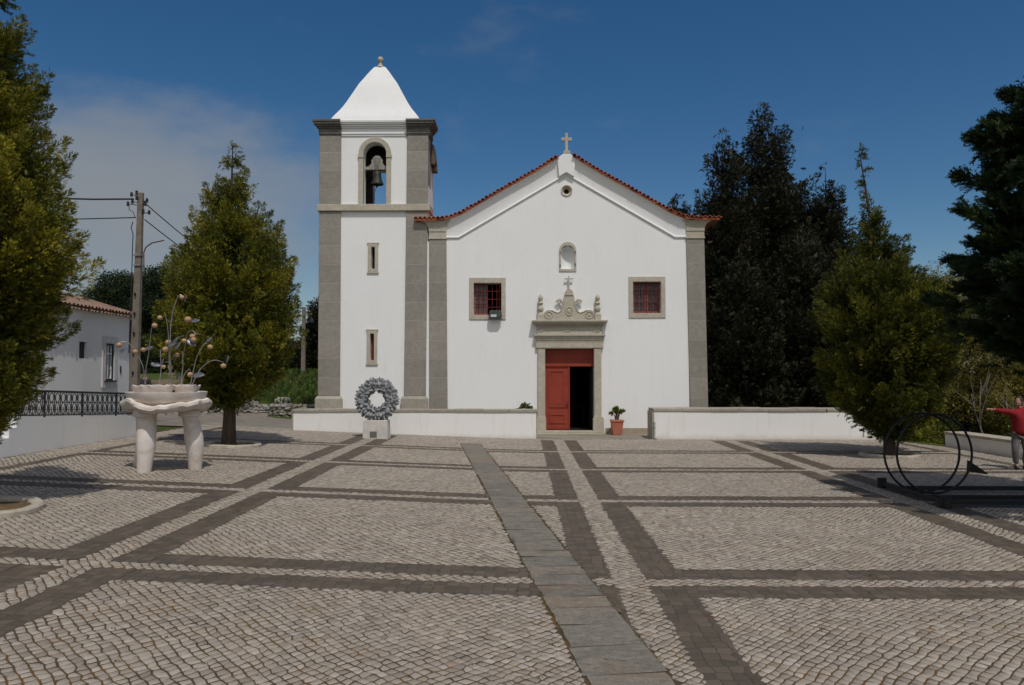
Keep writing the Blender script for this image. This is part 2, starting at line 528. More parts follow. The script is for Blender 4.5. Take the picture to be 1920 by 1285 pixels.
class MB:
    def __init__(self):
        self.v, self.f, self.tint = [], [], []

    def add(self, verts, faces):
        o = len(self.v)
        self.v.extend([tuple(p) for p in verts])
        self.f.extend([tuple(i + o for i in f) for f in faces])
        return self

    def box(self, x0, x1, y0, y1, z0, z1):
        vs = [(x, y, z) for z in (z0, z1) for y in (y0, y1) for x in (x0, x1)]
        return self.add(vs, [(0, 2, 3, 1), (4, 5, 7, 6), (0, 1, 5, 4), (2, 6, 7, 3), (0, 4, 6, 2), (1, 3, 7, 5)])

    def prism(self, pts, y0, y1):
        """outline in x,z pushed from y0 to y1"""
        n = len(pts)
        vs = [(x, y0, z) for x, z in pts] + [(x, y1, z) for x, z in pts]
        fs = [(i, (i + 1) % n, n + (i + 1) % n, n + i) for i in range(n)]
        tri = tessellate_polygon([[Vector((x, z, 0)) for x, z in pts]])
        fs += [tuple(t) for t in tri] + [tuple(n + i for i in reversed(t)) for t in tri]
        return self.add(vs, fs)

    def wall(self, outer, holes, y, depth):
        """a face in x,z with openings, and reveals going back by depth"""
        loops = [outer] + holes
        vs = [(px, y, pz) for lp in loops for px, pz in lp]
        tri = tessellate_polygon([[Vector((px, pz, 0)) for px, pz in lp] for lp in loops])
        self.add(vs, [tuple(t) for t in tri])
        for lp in holes:
            n = len(lp)
            vs = [(px, y, pz) for px, pz in lp] + [(px, y + depth, pz) for px, pz in lp]
            self.add(vs, [(i, (i + 1) % n, n + (i + 1) % n, n + i) for i in range(n)])
        return self

    def frame(self, outer, inner, y0, y1):
        """a flat ring between two outlines with the same number of points"""
        n = len(outer)
        vs = []
        for y in (y0, y1):
            vs += [(x, y, z) for x, z in outer] + [(x, y, z) for x, z in inner]
        fs = []
        for i in range(n):
            j = (i + 1) % n
            fs += [(i, j, n + j, n + i), (2 * n + i, 3 * n + i, 3 * n + j, 2 * n + j),
                   (i, 2 * n + i, 2 * n + j, j), (n + i, n + j, 3 * n + j, 3 * n + i)]
        return self.add(vs, fs)

    def lathe(self, prof, c=(0, 0, 0), n=20, cap=True, fr=None, fz=None):
        vs = []
        for k, (r, z) in enumerate(prof):
            for i in range(n):
                a = 2 * math.pi * i / n
                rr = r * (fr(a, k) if fr else 1)
                zz = z + (fz(a, k) if fz else 0)
                vs.append((c[0] + rr * math.cos(a), c[1] + rr * math.sin(a), c[2] + zz))
        fs = []
        for k in range(len(prof) - 1):
            for i in range(n):
                j = (i + 1) % n
                fs.append((k * n + i, k * n + j, (k + 1) * n + j, (k + 1) * n + i))
        if cap:
            fs.append(tuple(range(n - 1, -1, -1)))
            fs.append(tuple((len(prof) - 1) * n + i for i in range(n)))
        return self.add(vs, fs)

    def tube(self, pts, r, n=8, closed=False):
        pts = [Vector(p) for p in pts]
        m = len(pts)
        rs = r if isinstance(r, (list, tuple)) else [r] * m
        vs, prev = [], None
        for k, p in enumerate(pts):
            if closed:
                d = pts[(k + 1) % m] - pts[k - 1]
            else:
                d = pts[min(k + 1, m - 1)] - pts[max(k - 1, 0)]
            d.normalize()
            if prev is None:
                s = d.orthogonal().normalized()
            else:
                s = (prev - d * prev.dot(d))
                s = s.normalized() if s.length > 1e-6 else d.orthogonal().normalized()
            prev = s
            b = d.cross(s)
            for i in range(n):
                a = 2 * math.pi * i / n
                vs.append(p + (s * math.cos(a) + b * math.sin(a)) * rs[k])
        fs = []
        for k in range(m if closed else m - 1):
            k2 = (k + 1) % m
            for i in range(n):
                j = (i + 1) % n
                fs.append((k * n + i, k * n + j, k2 * n + j, k2 * n + i))
        if not closed:
            fs += [tuple(range(n - 1, -1, -1)), tuple((m - 1) * n + i for i in range(n))]
        return self.add(vs, fs)

    def ball(self, c, r, n=14, m=9, s=(1, 1, 1)):
        vs, fs = [], []
        for k in range(m + 1):
            p = math.pi * k / m
            for i in range(n):
                a = 2 * math.pi * i / n
                vs.append((c[0] + s[0] * r * math.sin(p) * math.cos(a), c[1] + s[1] * r * math.sin(p) * math.sin(a), c[2] + s[2] * r * math.cos(p)))
        for k in range(m):
            for i in range(n):
                j = (i + 1) % n
                fs.append((k * n + i, (k + 1) * n + i, (k + 1) * n + j, k * n + j))
        return self.add(vs, fs)

    def build(self, name, mat, parent=None, smooth=False, bevel=0.0, origin=None, normals=True):
        o = Vector(ORIGIN.get(parent.name, (0, 0, 0))) if parent else Vector(origin or (0, 0, 0))
        me = bpy.data.meshes.new(name)
        me.from_pydata([(x - o[0], y - o[1], z - o[2]) for x, y, z in self.v], [], self.f)
        if self.tint:
            at = me.attributes.new('tint', 'FLOAT', 'FACE')
            at.data.foreach_set('value', self.tint)
        if normals:
            bm = bmesh.new()
            bm.from_mesh(me)
            bmesh.ops.remove_doubles(bm, verts=bm.verts, dist=1e-5)
            bmesh.ops.recalc_face_normals(bm, faces=bm.faces)
            bm.to_mesh(me)
            bm.free()
        if smooth:
            me.shade_smooth()
            me.set_sharp_from_angle(angle=R(40))
        me.materials.append(MAT[mat])
        ob = bpy.data.objects.new(name, me)
        COL.objects.link(ob)
        if parent:
            ob.parent = parent
        else:
            ob.location = o
        ORIGIN[ob.name] = tuple(o)
        if bevel:
            b = ob.modifiers.new('edge', 'BEVEL')
            b.width = bevel
            b.segments = 2
            b.limit_method = 'ANGLE'
            b.angle_limit = R(40)
        return ob


def tag(o, label=None, cat=None, group=None, kind=None):
    for k, v in (('label', label), ('category', cat), ('group', group), ('kind', kind)):
        if v:
            o[k] = v
    return o


def thing(name, loc, label, cat, group=None):
    o = bpy.data.objects.new(name, None)
    o.empty_display_size = 0.3
    COL.objects.link(o)
    o.location = loc
    ORIGIN[o.name] = tuple(loc)
    return tag(o, label, cat, group)


def copy_tree(o, parent=None):
    c = o.copy()
    COL.objects.link(c)
    c.parent = parent
    for ch in list(o.children):
        copy_tree(ch, c)
    return c


def arch(xc, hw, z0, zs, n=10):
    """outline of a round-headed opening"""
    pts = [(xc - hw, z0), (xc + hw, z0)]
    for i in range(n + 1):
        a = math.pi * i / n
        pts.append((xc + hw * math.cos(a), zs + hw * math.sin(a)))
    return pts


def rect(x0, x1, z0, z1):
    return [(x0, z0), (x1, z0), (x1, z1), (x0, z1)]


def circle(xc, zc, r, n=20):
    return [(xc + r * math.cos(2 * math.pi * i / n), zc + r * math.sin(2 * math.pi * i / n)) for i in range(n)]


# ---------------------------------------------------------------- ground
def sstep(a, b, x):
    t = min(1, max(0, (x - a) / (b - a)))
    return t * t * (3 - 2 * t)


def terrain_z(x, y):
    z = gz(max(x, -14)) - 0.06
    bank = sstep(34.6, 36.2, y) * 0.55 + sstep(36, 45, y) * 1.25
    bank *= 1 - sstep(-9.4, -6.5, x)
    z += bank
    z -= 1.3 * sstep(13.6, 20, x) * sstep(2, 8, y)
    z += 0.8 * sstep(40, 120, y) * (1 - sstep(-20, 0, x))
    return z


def build_ground():
    def axis(lo, hi, near):
        a = list(np.arange(lo, hi + .001, near))
        far = [6, 14, 30, 60, 120, 250, 500, 900]
        return [lo - f for f in reversed(far)] + a + [hi + f for f in far]
    xs, ys = axis(-34, 34, 1.0), axis(-12, 62, 1.0)
    mb = MB()
    vs = [(x, y, terrain_z(x, y)) for y in ys for x in xs]
    n = len(xs)
    fs = [(j * n + i, j * n + i + 1, (j + 1) * n + i + 1, (j + 1) * n + i) for j in range(len(ys) - 1) for i in range(n - 1)]
    mb.add(vs, fs)
    tag(mb.build('ground', 'ground', smooth=True), kind='structure')

    # the cobbled square: one sheet
    mb = MB()
    xs = list(np.arange(-12.0, 2.01, 0.5)) + [3, 5, 8, 11]
    ys = list(np.arange(-6, 27.9, 2.0)) + [27.75]

    def right_edge(y):
        return 13.45 + 0.30 * (25.1 - y) / 9 if y < 25.1 else 13.45 - (y - 25.1) * 0.30
    rows = [xs + [right_edge(y)] for y in ys]
    n = len(rows[0])
    vs = [(x, y, gz(x)) for y, row in zip(ys, rows) for x in row]
    mb.add(vs, [(j * n + i, j * n + i + 1, (j + 1) * n + i + 1, (j + 1) * n + i) for j in range(len(ys) - 1) for i in range(n - 1)])
    tag(mb.build('square_paving', 'sand', smooth=True), kind='structure')

    # paving behind the low walls, in front of the church
    mb = MB()
    for x0, x1 in ((-12, -8.3), (-8.3, -4), (-4, 0.45), (0.45, 4.6), (4.6, 12.7)):
        mb.add([(x0, 27.75, gz(x0) - .002), (x1, 27.75, gz(x1) - .002), (x1, 30.3, gz(x1) - .002), (x0, 30.3, gz(x0) - .002)], [(0, 1, 2, 3)])
    tag(mb.build('church_apron', 'apron'), kind='structure')
    # dirt road going away on the left of the church
    mb = MB()
    pr = None
    for y in (27.75, 29, 30.3, 32, 34, 36, 40, 46, 56):
        w = 6.0 if y < 34 else 3.0
        xc = -14.2 if y < 34 else -14.2 - (y - 34) * 0.55
        row = [(xc + w * u, y, max(terrain_z(xc + w * u, y), gz(max(xc + w * u, -14)) - 0.06) + 0.045) for u in (-1, -0.5, 0, 0.5, 1.0)]
        if pr:
            mb.add(pr + row, [(i, i + 1, 6 + i, 5 + i) for i in range(4)])
        pr = row
    tag(mb.build('dirt_road', 'dirt', smooth=True), kind='structure')
    # thin pale kerb line at the end of the square
    mb = MB()
    for x0, x1 in ((-11.8, -10.4), (-10.4, -9.2), (-9.2, -8.3)):
        mb.add([(x, y, gz(x) + z) for x in (x0, x1) for y in (27.72, 27.9) for z in (-.05, .03)],
               [(0, 1, 3, 2), (4, 6, 7, 5), (1, 5, 7, 3), (0, 4, 5, 1), (2, 3, 7, 6)])
    tag(mb.build('road_kerb', 'kerb'), kind='structure')


# cross bands: (near edge and far edge of the pale strip, width of the dark strips)
CROSS = [(4.05, 4.35, .42), (8.80, 9.10, .43), (14.36, 14.66, .42), (18.97, 19.24, .36), (23.20, 23.46, .32)]
# long bands: centre of the pale strip, half its width, width of the dark strips
LONGS = [(-5.03, .20, .42), (1.21, .205, .40), (7.12, .21, .42)]
XL, XR = -10.70, 12.58
PATH_A, PATH_B = Vector((-1.72, 25.2)), Vector((0.835, 6.03))


def cobble_stones():
    """tens of thousands of small limestone setts laid on the diagonal in slightly wandering rows, none where the dark bands and the slab path lie"""
    g = np.random.default_rng(17)
    pu, pv = .097, .086
    ang = R(44)
    N = 360
    uu, vv = np.meshgrid(np.arange(-N, N + 1), np.arange(-N, N + 1), indexing='ij')

    def place(u, v):
        x = u * pu * math.cos(ang) - v * pv * math.sin(ang)
        y = u * pu * math.sin(ang) + v * pv * math.cos(ang) + 14
        # rows wander: each man laid his own patch
        wx = .20 * np.sin(.55 * y + .3 * x) + .045 * np.sin(1.5 * x - 1.1 * y + 1) + .010 * np.sin(5.3 * y + 3.1 * x)
        wy = .20 * np.sin(.5 * x - .4 * y + 2) + .045 * np.sin(1.4 * y + 1.2 * x) + .010 * np.sin(4.7 * x - 3.9 * y)
        return x + wx, y + wy
    cx, cy = place(uu, vv)
    cx = cx + g.normal(0, .0095, cx.shape)
    cy = cy + g.normal(0, .0095, cy.shape)
    # four corners of each stone
    X = np.stack([cx[:-1, :-1], cx[1:, :-1], cx[1:, 1:], cx[:-1, 1:]], -1).reshape(-1, 4)
    Y = np.stack([cy[:-1, :-1], cy[1:, :-1], cy[1:, 1:], cy[:-1, 1:]], -1).reshape(-1, 4)
    mx, my = X.mean(1), Y.mean(1)
    edge = np.where(my < 25.1, 13.45 + .30 * (25.1 - my) / 9, 13.45 - (my - 25.1) * .30)
    keep = (my > 3.2) & (my < 27.66) & (mx > -11.75) & (mx < edge - .06) & (np.abs(mx) < my * .78 + 3.0)
    gap_y = np.zeros(len(mx), bool)
    for n, f, w in CROSS:
        gap_y |= (my > n) & (my < f)
    gap_x = np.zeros(len(mx), bool)
    dark = np.zeros(len(mx), bool)
    for c, h, w in LONGS:
        gap_x |= np.abs(mx - c) < h
        dark |= (np.abs(mx - c) >= h) & (np.abs(mx - c) < h + w) & ~gap_y & (my < 27.2)
    for e in (XL, XR):
        dark |= (np.abs(mx - e) < .15) & ~gap_y
    inside = (mx > XL + .15) & (mx < XR - .15)
    for n, f, w in CROSS:
        dark |= (((my > n - w) & (my <= n)) | ((my >= f) & (my < f + w))) & ~gap_x & inside
    d = (PATH_B - PATH_A).normalized()
    t = (mx - PATH_A.x) * d.x + (my - PATH_A.y) * d.y
    o = np.abs((mx - PATH_A.x) * d.y - (my - PATH_A.y) * d.x)
    dark |= (t > -.02) & (o < .325 + .028 * np.clip(t, 0, 30) / 28)
    for kx, ky, kr in ((-8.2, 11.7, .84), (-8.22, 21.9, .80), (10.4, 22.4, .80)):
        dark |= (mx - kx) ** 2 + (my - ky) ** 2 < kr * kr
    keep &= ~dark
    X, Y, mx, my = X[keep], Y[keep], mx[keep], my[keep]
    n = len(mx)
    # stones along a border are dressed to it, give or take a few millimetres
    J = lambda: g.normal(0, .006, (n, 4))
    in_gap_y, in_gap_x = gap_y[keep], gap_x[keep]
    for c, h, w in LONGS:
        for e in (c - h - w, c - h, c + h, c + h + w):
            near = (np.abs(mx - e) < .13) & ~in_gap_y & (my < 27.2)
            X = np.where((near & (mx < e))[:, None], np.minimum(X, e + J()), np.where((near & (mx >= e))[:, None], np.maximum(X, e + J()), X))
    for a_, f, w in CROSS:
        for e in (a_ - w, a_, f, f + w):
            near = (np.abs(my - e) < .13) & ~in_gap_x & inside[keep]
            Y = np.where((near & (my < e))[:, None], np.minimum(Y, e + J()), np.where((near & (my >= e))[:, None], np.maximum(Y, e + J()), Y))
    tc = (mx - PATH_A.x) * d.x + (my - PATH_A.y) * d.y
    hw = (.325 + .028 * np.clip(tc, 0, 30) / 28)[:, None]
    oc = (X - PATH_A.x) * d.y - (Y - PATH_A.y) * d.x
    side = np.sign((mx - PATH_A.x) * d.y - (my - PATH_A.y) * d.x)[:, None]
    push = np.where((tc > -.02)[:, None] & (oc * side < hw), hw - oc * side + J(), 0) * side
    push = np.where(np.abs(push) < .12, push, 0)
    X, Y = X + push * d.y, Y - push * d.x
    mx, my = X.mean(1), Y.mean(1)
    z0 = .038 * (np.sqrt(mx * mx + 1) - mx) / 2
    sh = g.normal(0, .03, (n, 1))
    ia, ib = .83 + sh, .68 + sh + g.normal(0, .03, (n, 1))
    bx, by = mx[:, None] + (X - mx[:, None]) * ia, my[:, None] + (Y - my[:, None]) * ia
    tx, ty = mx[:, None] + (X - mx[:, None]) * ib + g.normal(0, .0025, (n, 4)), my[:, None] + (Y - my[:, None]) * ib + g.normal(0, .0025, (n, 4))
    ht = g.uniform(.0035, .0085, n)
    tilt = g.normal(0, .04, (n, 2))
    top = (z0 + ht)[:, None] + (tx - mx[:, None]) * tilt[:, :1] + (ty - my[:, None]) * tilt[:, 1:]
    mid = (z0 + ht)[:, None] - .0035 + (bx - mx[:, None]) * tilt[:, :1] + (by - my[:, None]) * tilt[:, 1:]
    V = np.stack([np.stack([bx, by, np.repeat(z0[:, None] - .006, 4, 1)], -1), np.stack([bx, by, mid], -1), np.stack([tx, ty, top], -1)], 1).reshape(-1, 3)
    quad = [(8, 9, 10, 11)]
    for k in range(4):
        j = (k + 1) % 4
        quad += [(4 + k, 4 + j, 8 + j, 8 + k), (k, j, 4 + j, 4 + k)]
    F = (np.arange(n)[:, None, None] * 12 + np.array(quad)[None]).reshape(-1, 4)
    me = bpy.data.meshes.new('cobblestones')
    me.vertices.add(len(V))
    me.vertices.foreach_set('co', V.astype(np.float32).ravel())
    me.loops.add(F.size)
    me.loops.foreach_set('vertex_index', F.astype(np.int32).ravel())
    me.polygons.add(len(F))
    me.polygons.foreach_set('loop_start', np.arange(0, F.size, 4, dtype=np.int32))
    me.update(calc_edges=True)
    at = me.attributes.new('tint', 'FLOAT', 'FACE')
    at.data.foreach_set('value', np.repeat(g.beta(2.2, 2.0, n), len(quad)).astype(np.float32))
    me.materials.append(MAT['cobble'])
    ob = bpy.data.objects.new('cobblestones', me)
    COL.objects.link(ob)
    tag(ob, kind='structure')


def build_bands():
    """dark stone bands round the cobble panels: each long band is broken by pale strips where bands cross"""
    r2 = random.Random(3)
    mb = MB()

    def strip(p, q, wa, wb, lift=0.003):
        """strip between two edges p->q (left edge, right edge given by half width), jagged along its sides"""
        p, q = Vector((*p, 0)), Vector((*q, 0))
        wa, wb = wa + .045, wb + .045
        L = (q - p).length
        d = (q - p).normalized()
        s = Vector((d.y, -d.x, 0))
        k = max(2, int(L / 0.13))
        row0 = None
        for i in range(k + 1):
            c = p + d * (L * i / k)
            e = [0 if i in (0, k) else r2.uniform(-.022, .022) for _ in range(2)]
            a, b = c - s * (wa + e[0]), c + s * (wb + e[1])
            row = [(a.x, a.y, gz(a.x) + lift), (c.x, c.y, gz(c.x) + lift), (b.x, b.y, gz(b.x) + lift)]
            if row0:
                mb.add(row0 + row, [(0, 1, 4, 3), (1, 2, 5, 4)])
            row0 = row
    cross, longs = CROSS, LONGS
    xe = [XL + .15]
    for c, h, w in longs:
        xe += [c - h - w, c + h + w]
    xe.append(XR - .15)
    ylims = [-4.0]
    for n, f, w in cross:
        ylims += [n, f]
    ylims.append(27.2)
    # long dark segments run from pale strip to pale strip
    for c, h, w in longs:
        for y0, y1 in zip(ylims[::2], ylims[1::2]):
            strip((c - h - w / 2, y0), (c - h - w / 2, y1), w / 2, w / 2)
            strip((c + h + w / 2, y0), (c + h + w / 2, y1), w / 2, w / 2)
    for n, f, w in cross:
        for x0, x1 in zip(xe[::2], xe[1::2]):
            strip((x0, n - w / 2), (x1, n - w / 2), w / 2, w / 2)
            strip((x0, f + w / 2), (x1, f + w / 2), w / 2, w / 2)
    # single border bands along both sides
    for y0, y1 in zip(ylims[::2], ylims[1::2]):
        strip((XL, y0), (XL, y1), .15, .15)
        strip((XR, y0), (XR, y1), .15, .15)
    mb.tint = []
    tag(mb.build('paving_bands', 'basalt', normals=False), kind='structure')

    # the diagonal path of grey slabs
    mb = MB()
    a, b = PATH_A, PATH_B
    d = (b - a).normalized()
    b = b + d * 9
    L = (b - a).length
    s = Vector((d.y, -d.x))          # towards the left of the picture
    tpos, tints = 0.0, []
    while tpos < L:
        ln = r2.uniform(.32, .72)
        w0 = .31 + .03 * tpos / L
        e = lambda: r2.uniform(-.025, .025)
        wl, wr = w0 + e() * .6, w0 + e() * .6
        k = 5
        row0 = None
        sk = r2.uniform(-.02, .02)
        for i in range(k + 1):
            c = a + d * (tpos + .004 + (ln - .010) * i / k)
            j = lambda: r2.uniform(-.010, .010)
            p, q = c + s * (wl + j()) + d * sk, c - s * (wr + j()) - d * sk
            row = [(p.x, p.y, gz(p.x) + .008), (q.x, q.y, gz(q.x) + .008)]
            if row0:
                mb.add(row0 + row, [(0, 1, 3, 2)])
                tints.append(ti)
            else:
                ti = min(1, max(0, r2.gauss(.45, .28)))
            row0 = row
        tpos += ln
    mb.tint = tints
    tag(mb.build('slab_path', 'slab', normals=False), kind='structure')


build_ground()
build_bands()
cobble_stones()


# ---------------------------------------------------------------- the church
Y0 = 30.2                                   # plane of the front
XC = 1.67                                   # axis of the nave


def build_church():
    ch = thing('church', (XC, Y0, 0), 'white village church with square bell tower, red door and stone corner pilasters', 'church')

    def rake(u):
        """tile edge of the gable, u = distance from the axis"""
        u = abs(u)
        pts = [(0, 10.97), (.33, 10.80), (1.29, 10.20), (2.33, 9.62), (3.4, 9.00), (4.05, 8.62), (4.55, 8.42), (5.1, 8.36), (5.89, 8.36)]
        for (a, za), (b, zb) in zip(pts, pts[1:]):
            if u <= b:
                return za + (zb - za) * (u - a) / (b - a)
        return pts[-1][1]

    def mould(u):
        u = abs(u)
        return 7.62 if u > 4.22 else 10.1 + (7.62 - 10.1) * u / 4.22

    # front wall with its openings
    outer = [(-3.05, 0.0), (6.40, 0.0), (6.40, 7.62), (XC + 4.22, 7.62), (XC, 10.1), (XC - 4.22, 7.62), (-3.05, 7.62)]
    door_h = rect(.83, 2.72, .13, 3.29)
    holes = [door_h, rect(-1.95, -.87, 4.60, 5.85), rect(4.25, 5.33, 4.66, 5.89), arch(1.715, .262, 6.39, 7.06), circle(1.68, 9.47, .17)]
    w = MB().wall(outer, holes, Y0, .42)
    # the wall goes on up behind the cove; sides and back
    us = [i * 5.35 / 20 for i in range(-20, 21)]
    top = [(XC + u, rake(u) - .2) for u in us]
    w.prism([(-3.68, 7.6)] + top + [(7.02, 7.6)], Y0 + .45, Y0 + .8)
    w.box(-3.66, -3.3, Y0 + .06, 50, 0, 8.2).box(6.7, 7.0, Y0 + .06, 50, 0, 8.2).box(-3.66, 7.0, 49.7, 50, 0, 8.2)
    w.build('nave_wall', 'plaster', ch)
    # lining of the room behind the openings, coloured near black for its shade
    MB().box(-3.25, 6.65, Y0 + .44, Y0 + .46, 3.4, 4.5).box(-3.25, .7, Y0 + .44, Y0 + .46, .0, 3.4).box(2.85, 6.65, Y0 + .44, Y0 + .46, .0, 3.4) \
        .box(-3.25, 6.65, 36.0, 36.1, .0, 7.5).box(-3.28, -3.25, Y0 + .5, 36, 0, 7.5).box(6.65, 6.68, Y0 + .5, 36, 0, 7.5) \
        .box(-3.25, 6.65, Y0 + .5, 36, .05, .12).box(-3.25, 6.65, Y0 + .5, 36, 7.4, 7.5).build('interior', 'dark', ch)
    # a plain table and a bench far inside, dimmed by their colour
    MB().box(2.0, 2.7, 34, 34.5, .85, .92).box(2.05, 2.15, 34.1, 34.4, .12, .85).box(2.55, 2.65, 34.1, 34.4, .12, .85).build('inner_table', 'gloom', ch)

    # cove under the tiles: bottom follows the moulding, top follows the tile edge
    cove = MB()
    ulist = [-4.78 + 4.48 * i / 40 for i in range(41)]
    for u in ulist:
        if u == ulist[0]:
            rows = []
        zb, zt = mould(u) + .05, rake(u) - .10
        row = []
        for k in range(9):
            a = math.pi / 2 * k / 8
            row.append((XC + u, Y0 - .02 - .17 * (1 - math.cos(a)), zb + (zt - zb) * (0.22 * k / 8 + 0.78 * math.sin(a))))
        rows.append(row)
    n = len(rows[0])
    for sg in (1, -1):
        cove.add([(p[0] if sg > 0 else 2 * XC - p[0], p[1], p[2]) for r in rows for p in r],
                 [(i * n + k, (i + 1) * n + k, (i + 1) * n + k + 1, i * n + k + 1) for i in range(len(rows) - 1) for k in range(n - 1)])
    cove.build('cove_cornice', 'plaster', ch, smooth=True)
    md = MB()
    mpts = [(-3.05, 7.62), (XC - 4.22, 7.62), (XC, 10.1), (XC + 4.22, 7.62), (6.40, 7.62)]
    md.tube([(x, Y0 - .015, z + .02) for x, z in mpts], .045, 8)
    md.build('moulding', 'plaster', ch, smooth=True)

    # white block at the apex
    MB().prism([(1.38, 9.99), (1.67, 10.16), (1.96, 9.99), (2.03, 10.70), (1.83, 10.88), (1.52, 10.88), (1.31, 10.70)], Y0 - .15, Y0 + .25) \
        .build('apex_block', 'plaster', ch, bevel=.02)
    c = MB().box(1.55, 1.82, Y0 - .14, Y0 + .14, 10.88, 11.02)
    c.box(1.625, 1.735, Y0 - .055, Y0 + .055, 11.02, 11.74).box(1.47, 1.625, Y0 - .05, Y0 + .05, 11.43, 11.56).box(1.735, 1.89, Y0 - .05, Y0 + .05, 11.43, 11.56)
    c.build('gable_cross', 'trim', ch, bevel=.012)

    # roof: two tiled slopes behind the gable, and the row of tile ends along the edge
    rf = MB()
    us = [-5.89 + 11.78 * i / 60 for i in range(61)]
    rows = [[(XC + u, y, rake(u) - dz) for y in (Y0 - .24 if abs(u) > .30 else Y0 + .1, 50.4)] for dz in (.02, .10) for u in us]
    fs = []
    for lay in (0, 1):
        for i in range(60):
            a = lay * 122 + i * 2
            fs.append((a, a + 2, a + 3, a + 1))
    for i in (0, 60):
        a = i * 2
        fs.append((a, a + 1, 122 + a + 1, 122 + a))
    for i in range(60):
        a = i * 2
        fs.append((a, a + 2, 122 + a + 2, 122 + a))
    rf.add([p for r in rows for p in r], fs)
    roof = rf.build('roof', 'tile', ch, smooth=True)
    sides = {-1: MB(), 1: MB()}
    rr = random.Random(11)
    path, u = [], -5.86
    while u < 5.86:
        path.append(u)
        du = .01
        sl = abs(rake(u + du) - rake(u)) / du
        u += .172 / math.sqrt(1 + sl * sl)
    for q, u in enumerate(path):
        if abs(u) < .30:
            continue
        tl = sides[-1 if u < 0 else 1]
        t = Vector((.02, 0, rake(u + .02) - rake(u))).normalized()
        nn = Vector((-t.z, 0, t.x))
        for lay, (off, up, sgn, rad) in enumerate(((0, -.01, 1, .078), (.086, -.015, -1, .068))):
            c = Vector((XC + u, 0, rake(u))) + t * off + nn * (up + rr.uniform(-.012, .012) + (.055 if sgn < 0 else 0))
            y0 = Y0 - .28 + rr.uniform(-.03, .03) + (.04 if sgn < 0 else 0)
            vs, fs = [], []
            for y in (y0, y0 + .45):
                for ra in (rad, rad - .024):
                    for k in range(7):
                        a = math.pi * k / 6
                        p = c + t * (ra * math.cos(a)) + nn * (sgn * ra * math.sin(a))
                        vs.append((p.x, y, p.z))
            for k in range(6):
                fs += [(k, k + 1, 14 + k + 1, 14 + k), (7 + k, 21 + k, 21 + k + 1, 7 + k + 1), (k, 7 + k, 7 + k + 1, k + 1)]
            tl.add(vs, fs)
    for tl in sides.values():
        tl.build('verge_tiles', 'tile', roof, normals=False)

    # corner pilasters of the nave with flared capitals (they lean out a little at the foot)
    for xa, xb, xa0, xb0, fl in ((-3.70, -3.02, -3.66, -2.94, -1), (6.32, 7.02, 6.44, 7.12, 1)):
        p = MB()
        p.add([(xa0, Y0 - .07, 0), (xb0, Y0 - .07, 0), (xb, Y0 - .05, 7.57), (xa, Y0 - .05, 7.57),
               (xa0, Y0 + .4, 0), (xb0, Y0 + .4, 0), (xb, Y0 + .4, 7.57), (xa, Y0 + .4, 7.57)],
              [(0, 1, 2, 3), (5, 4, 7, 6), (4, 0, 3, 7), (1, 5, 6, 2), (0, 4, 5, 1), (3, 2, 6, 7)])
        pil = p.build('pilaster', 'pil', ch, bevel=.015)
        c = MB().box(xa - .02, xb + .02, Y0 - .08, Y0 + .4, 7.572, 7.64).box(xa, xb, Y0 - .06, Y0 + .4, 7.642, 7.86)
        ring = []
        for k in range(7):
            a = math.pi / 2 * k / 6
            g = .30 * (1 - math.cos(a))
            ring.append((g, 7.862 + .40 * math.sin(a)))
        for (g0, z0), (g1, z1) in zip(ring, ring[1:]):
            q = []
            for g, z in ((g0, z0), (g1, z1)):
                l = g if fl < 0 else g * .55
                r_ = g if fl > 0 else g * .55
                q += [(xa - l, Y0 - .08 - g * .42, z), (xb + r_, Y0 - .08 - g * .42, z), (xb + r_, Y0 + .4, z), (xa - l, Y0 + .4, z)]
            c.add(q, [(0, 1, 5, 4), (1, 2, 6, 5), (2, 3, 7, 6), (3, 0, 4, 7)])
        c.build('capital', 'trim', pil)
    MB().box(-3.92, -3.55, Y0 - .02, Y0 + .3, .0, 7.5).build('wall_strip', 'plaster', ch)
    # beige foot of the wall
    MB().box(3.16, 6.42, Y0 - .025, Y0 + .05, 0, .22).build('plinth', 'plinth', ch)
    MB().box(-2.93, .50, Y0 - .025, Y0 + .05, 0, .22).build('plinth', 'plinth', ch)

    # round window, niche
    rg = MB()
    n = 24
    prof = [(.225, .0), (.225, -.03), (.20, -.035), (.165, .0), (.09, .16)]
    for r_, dy in prof:
        rg.v += [(1.68 + r_ * math.cos(2 * math.pi * i / n), Y0 + dy, 9.47 + r_ * math.sin(2 * math.pi * i / n)) for i in range(n)]
    for k in range(len(prof) - 1):
        rg.f += [(k * n + i, k * n + (i + 1) % n, (k + 1) * n + (i + 1) % n, (k + 1) * n + i) for i in range(n)]
    oc = rg.build('round_window', 'trim', ch, smooth=True)
    MB().prism(circle(1.68, 9.47, .10, 16), Y0 + .161, Y0 + .2).build('window_hole', 'dark', oc)
    ni = MB().frame(arch(1.715, .335, 6.29, 7.12), arch(1.715, .262, 6.39, 7.06), Y0 - .03, Y0 + .05)
    nic = ni.build('niche', 'trim', ch, bevel=.006)
    nb = MB()
    for k in range(9):                                    # concave back of the niche
        for i in range(9):
            a, zz = math.pi * i / 8, 6.395 + .925 * k / 8
            hw = .258 if zz < 7.06 else math.sqrt(max(.0001, .262 ** 2 - (zz - 7.06) ** 2))
            nb.v.append((1.715 - hw * math.cos(a), Y0 + .06 + .24 * math.sin(a) * hw / .262, zz))
    nb.f += [(k * 9 + i, k * 9 + i + 1, (k + 1) * 9 + i + 1, (k + 1) * 9 + i) for k in range(8) for i in range(8)]
    nb.build('niche_back', 'plaster', nic, smooth=True)
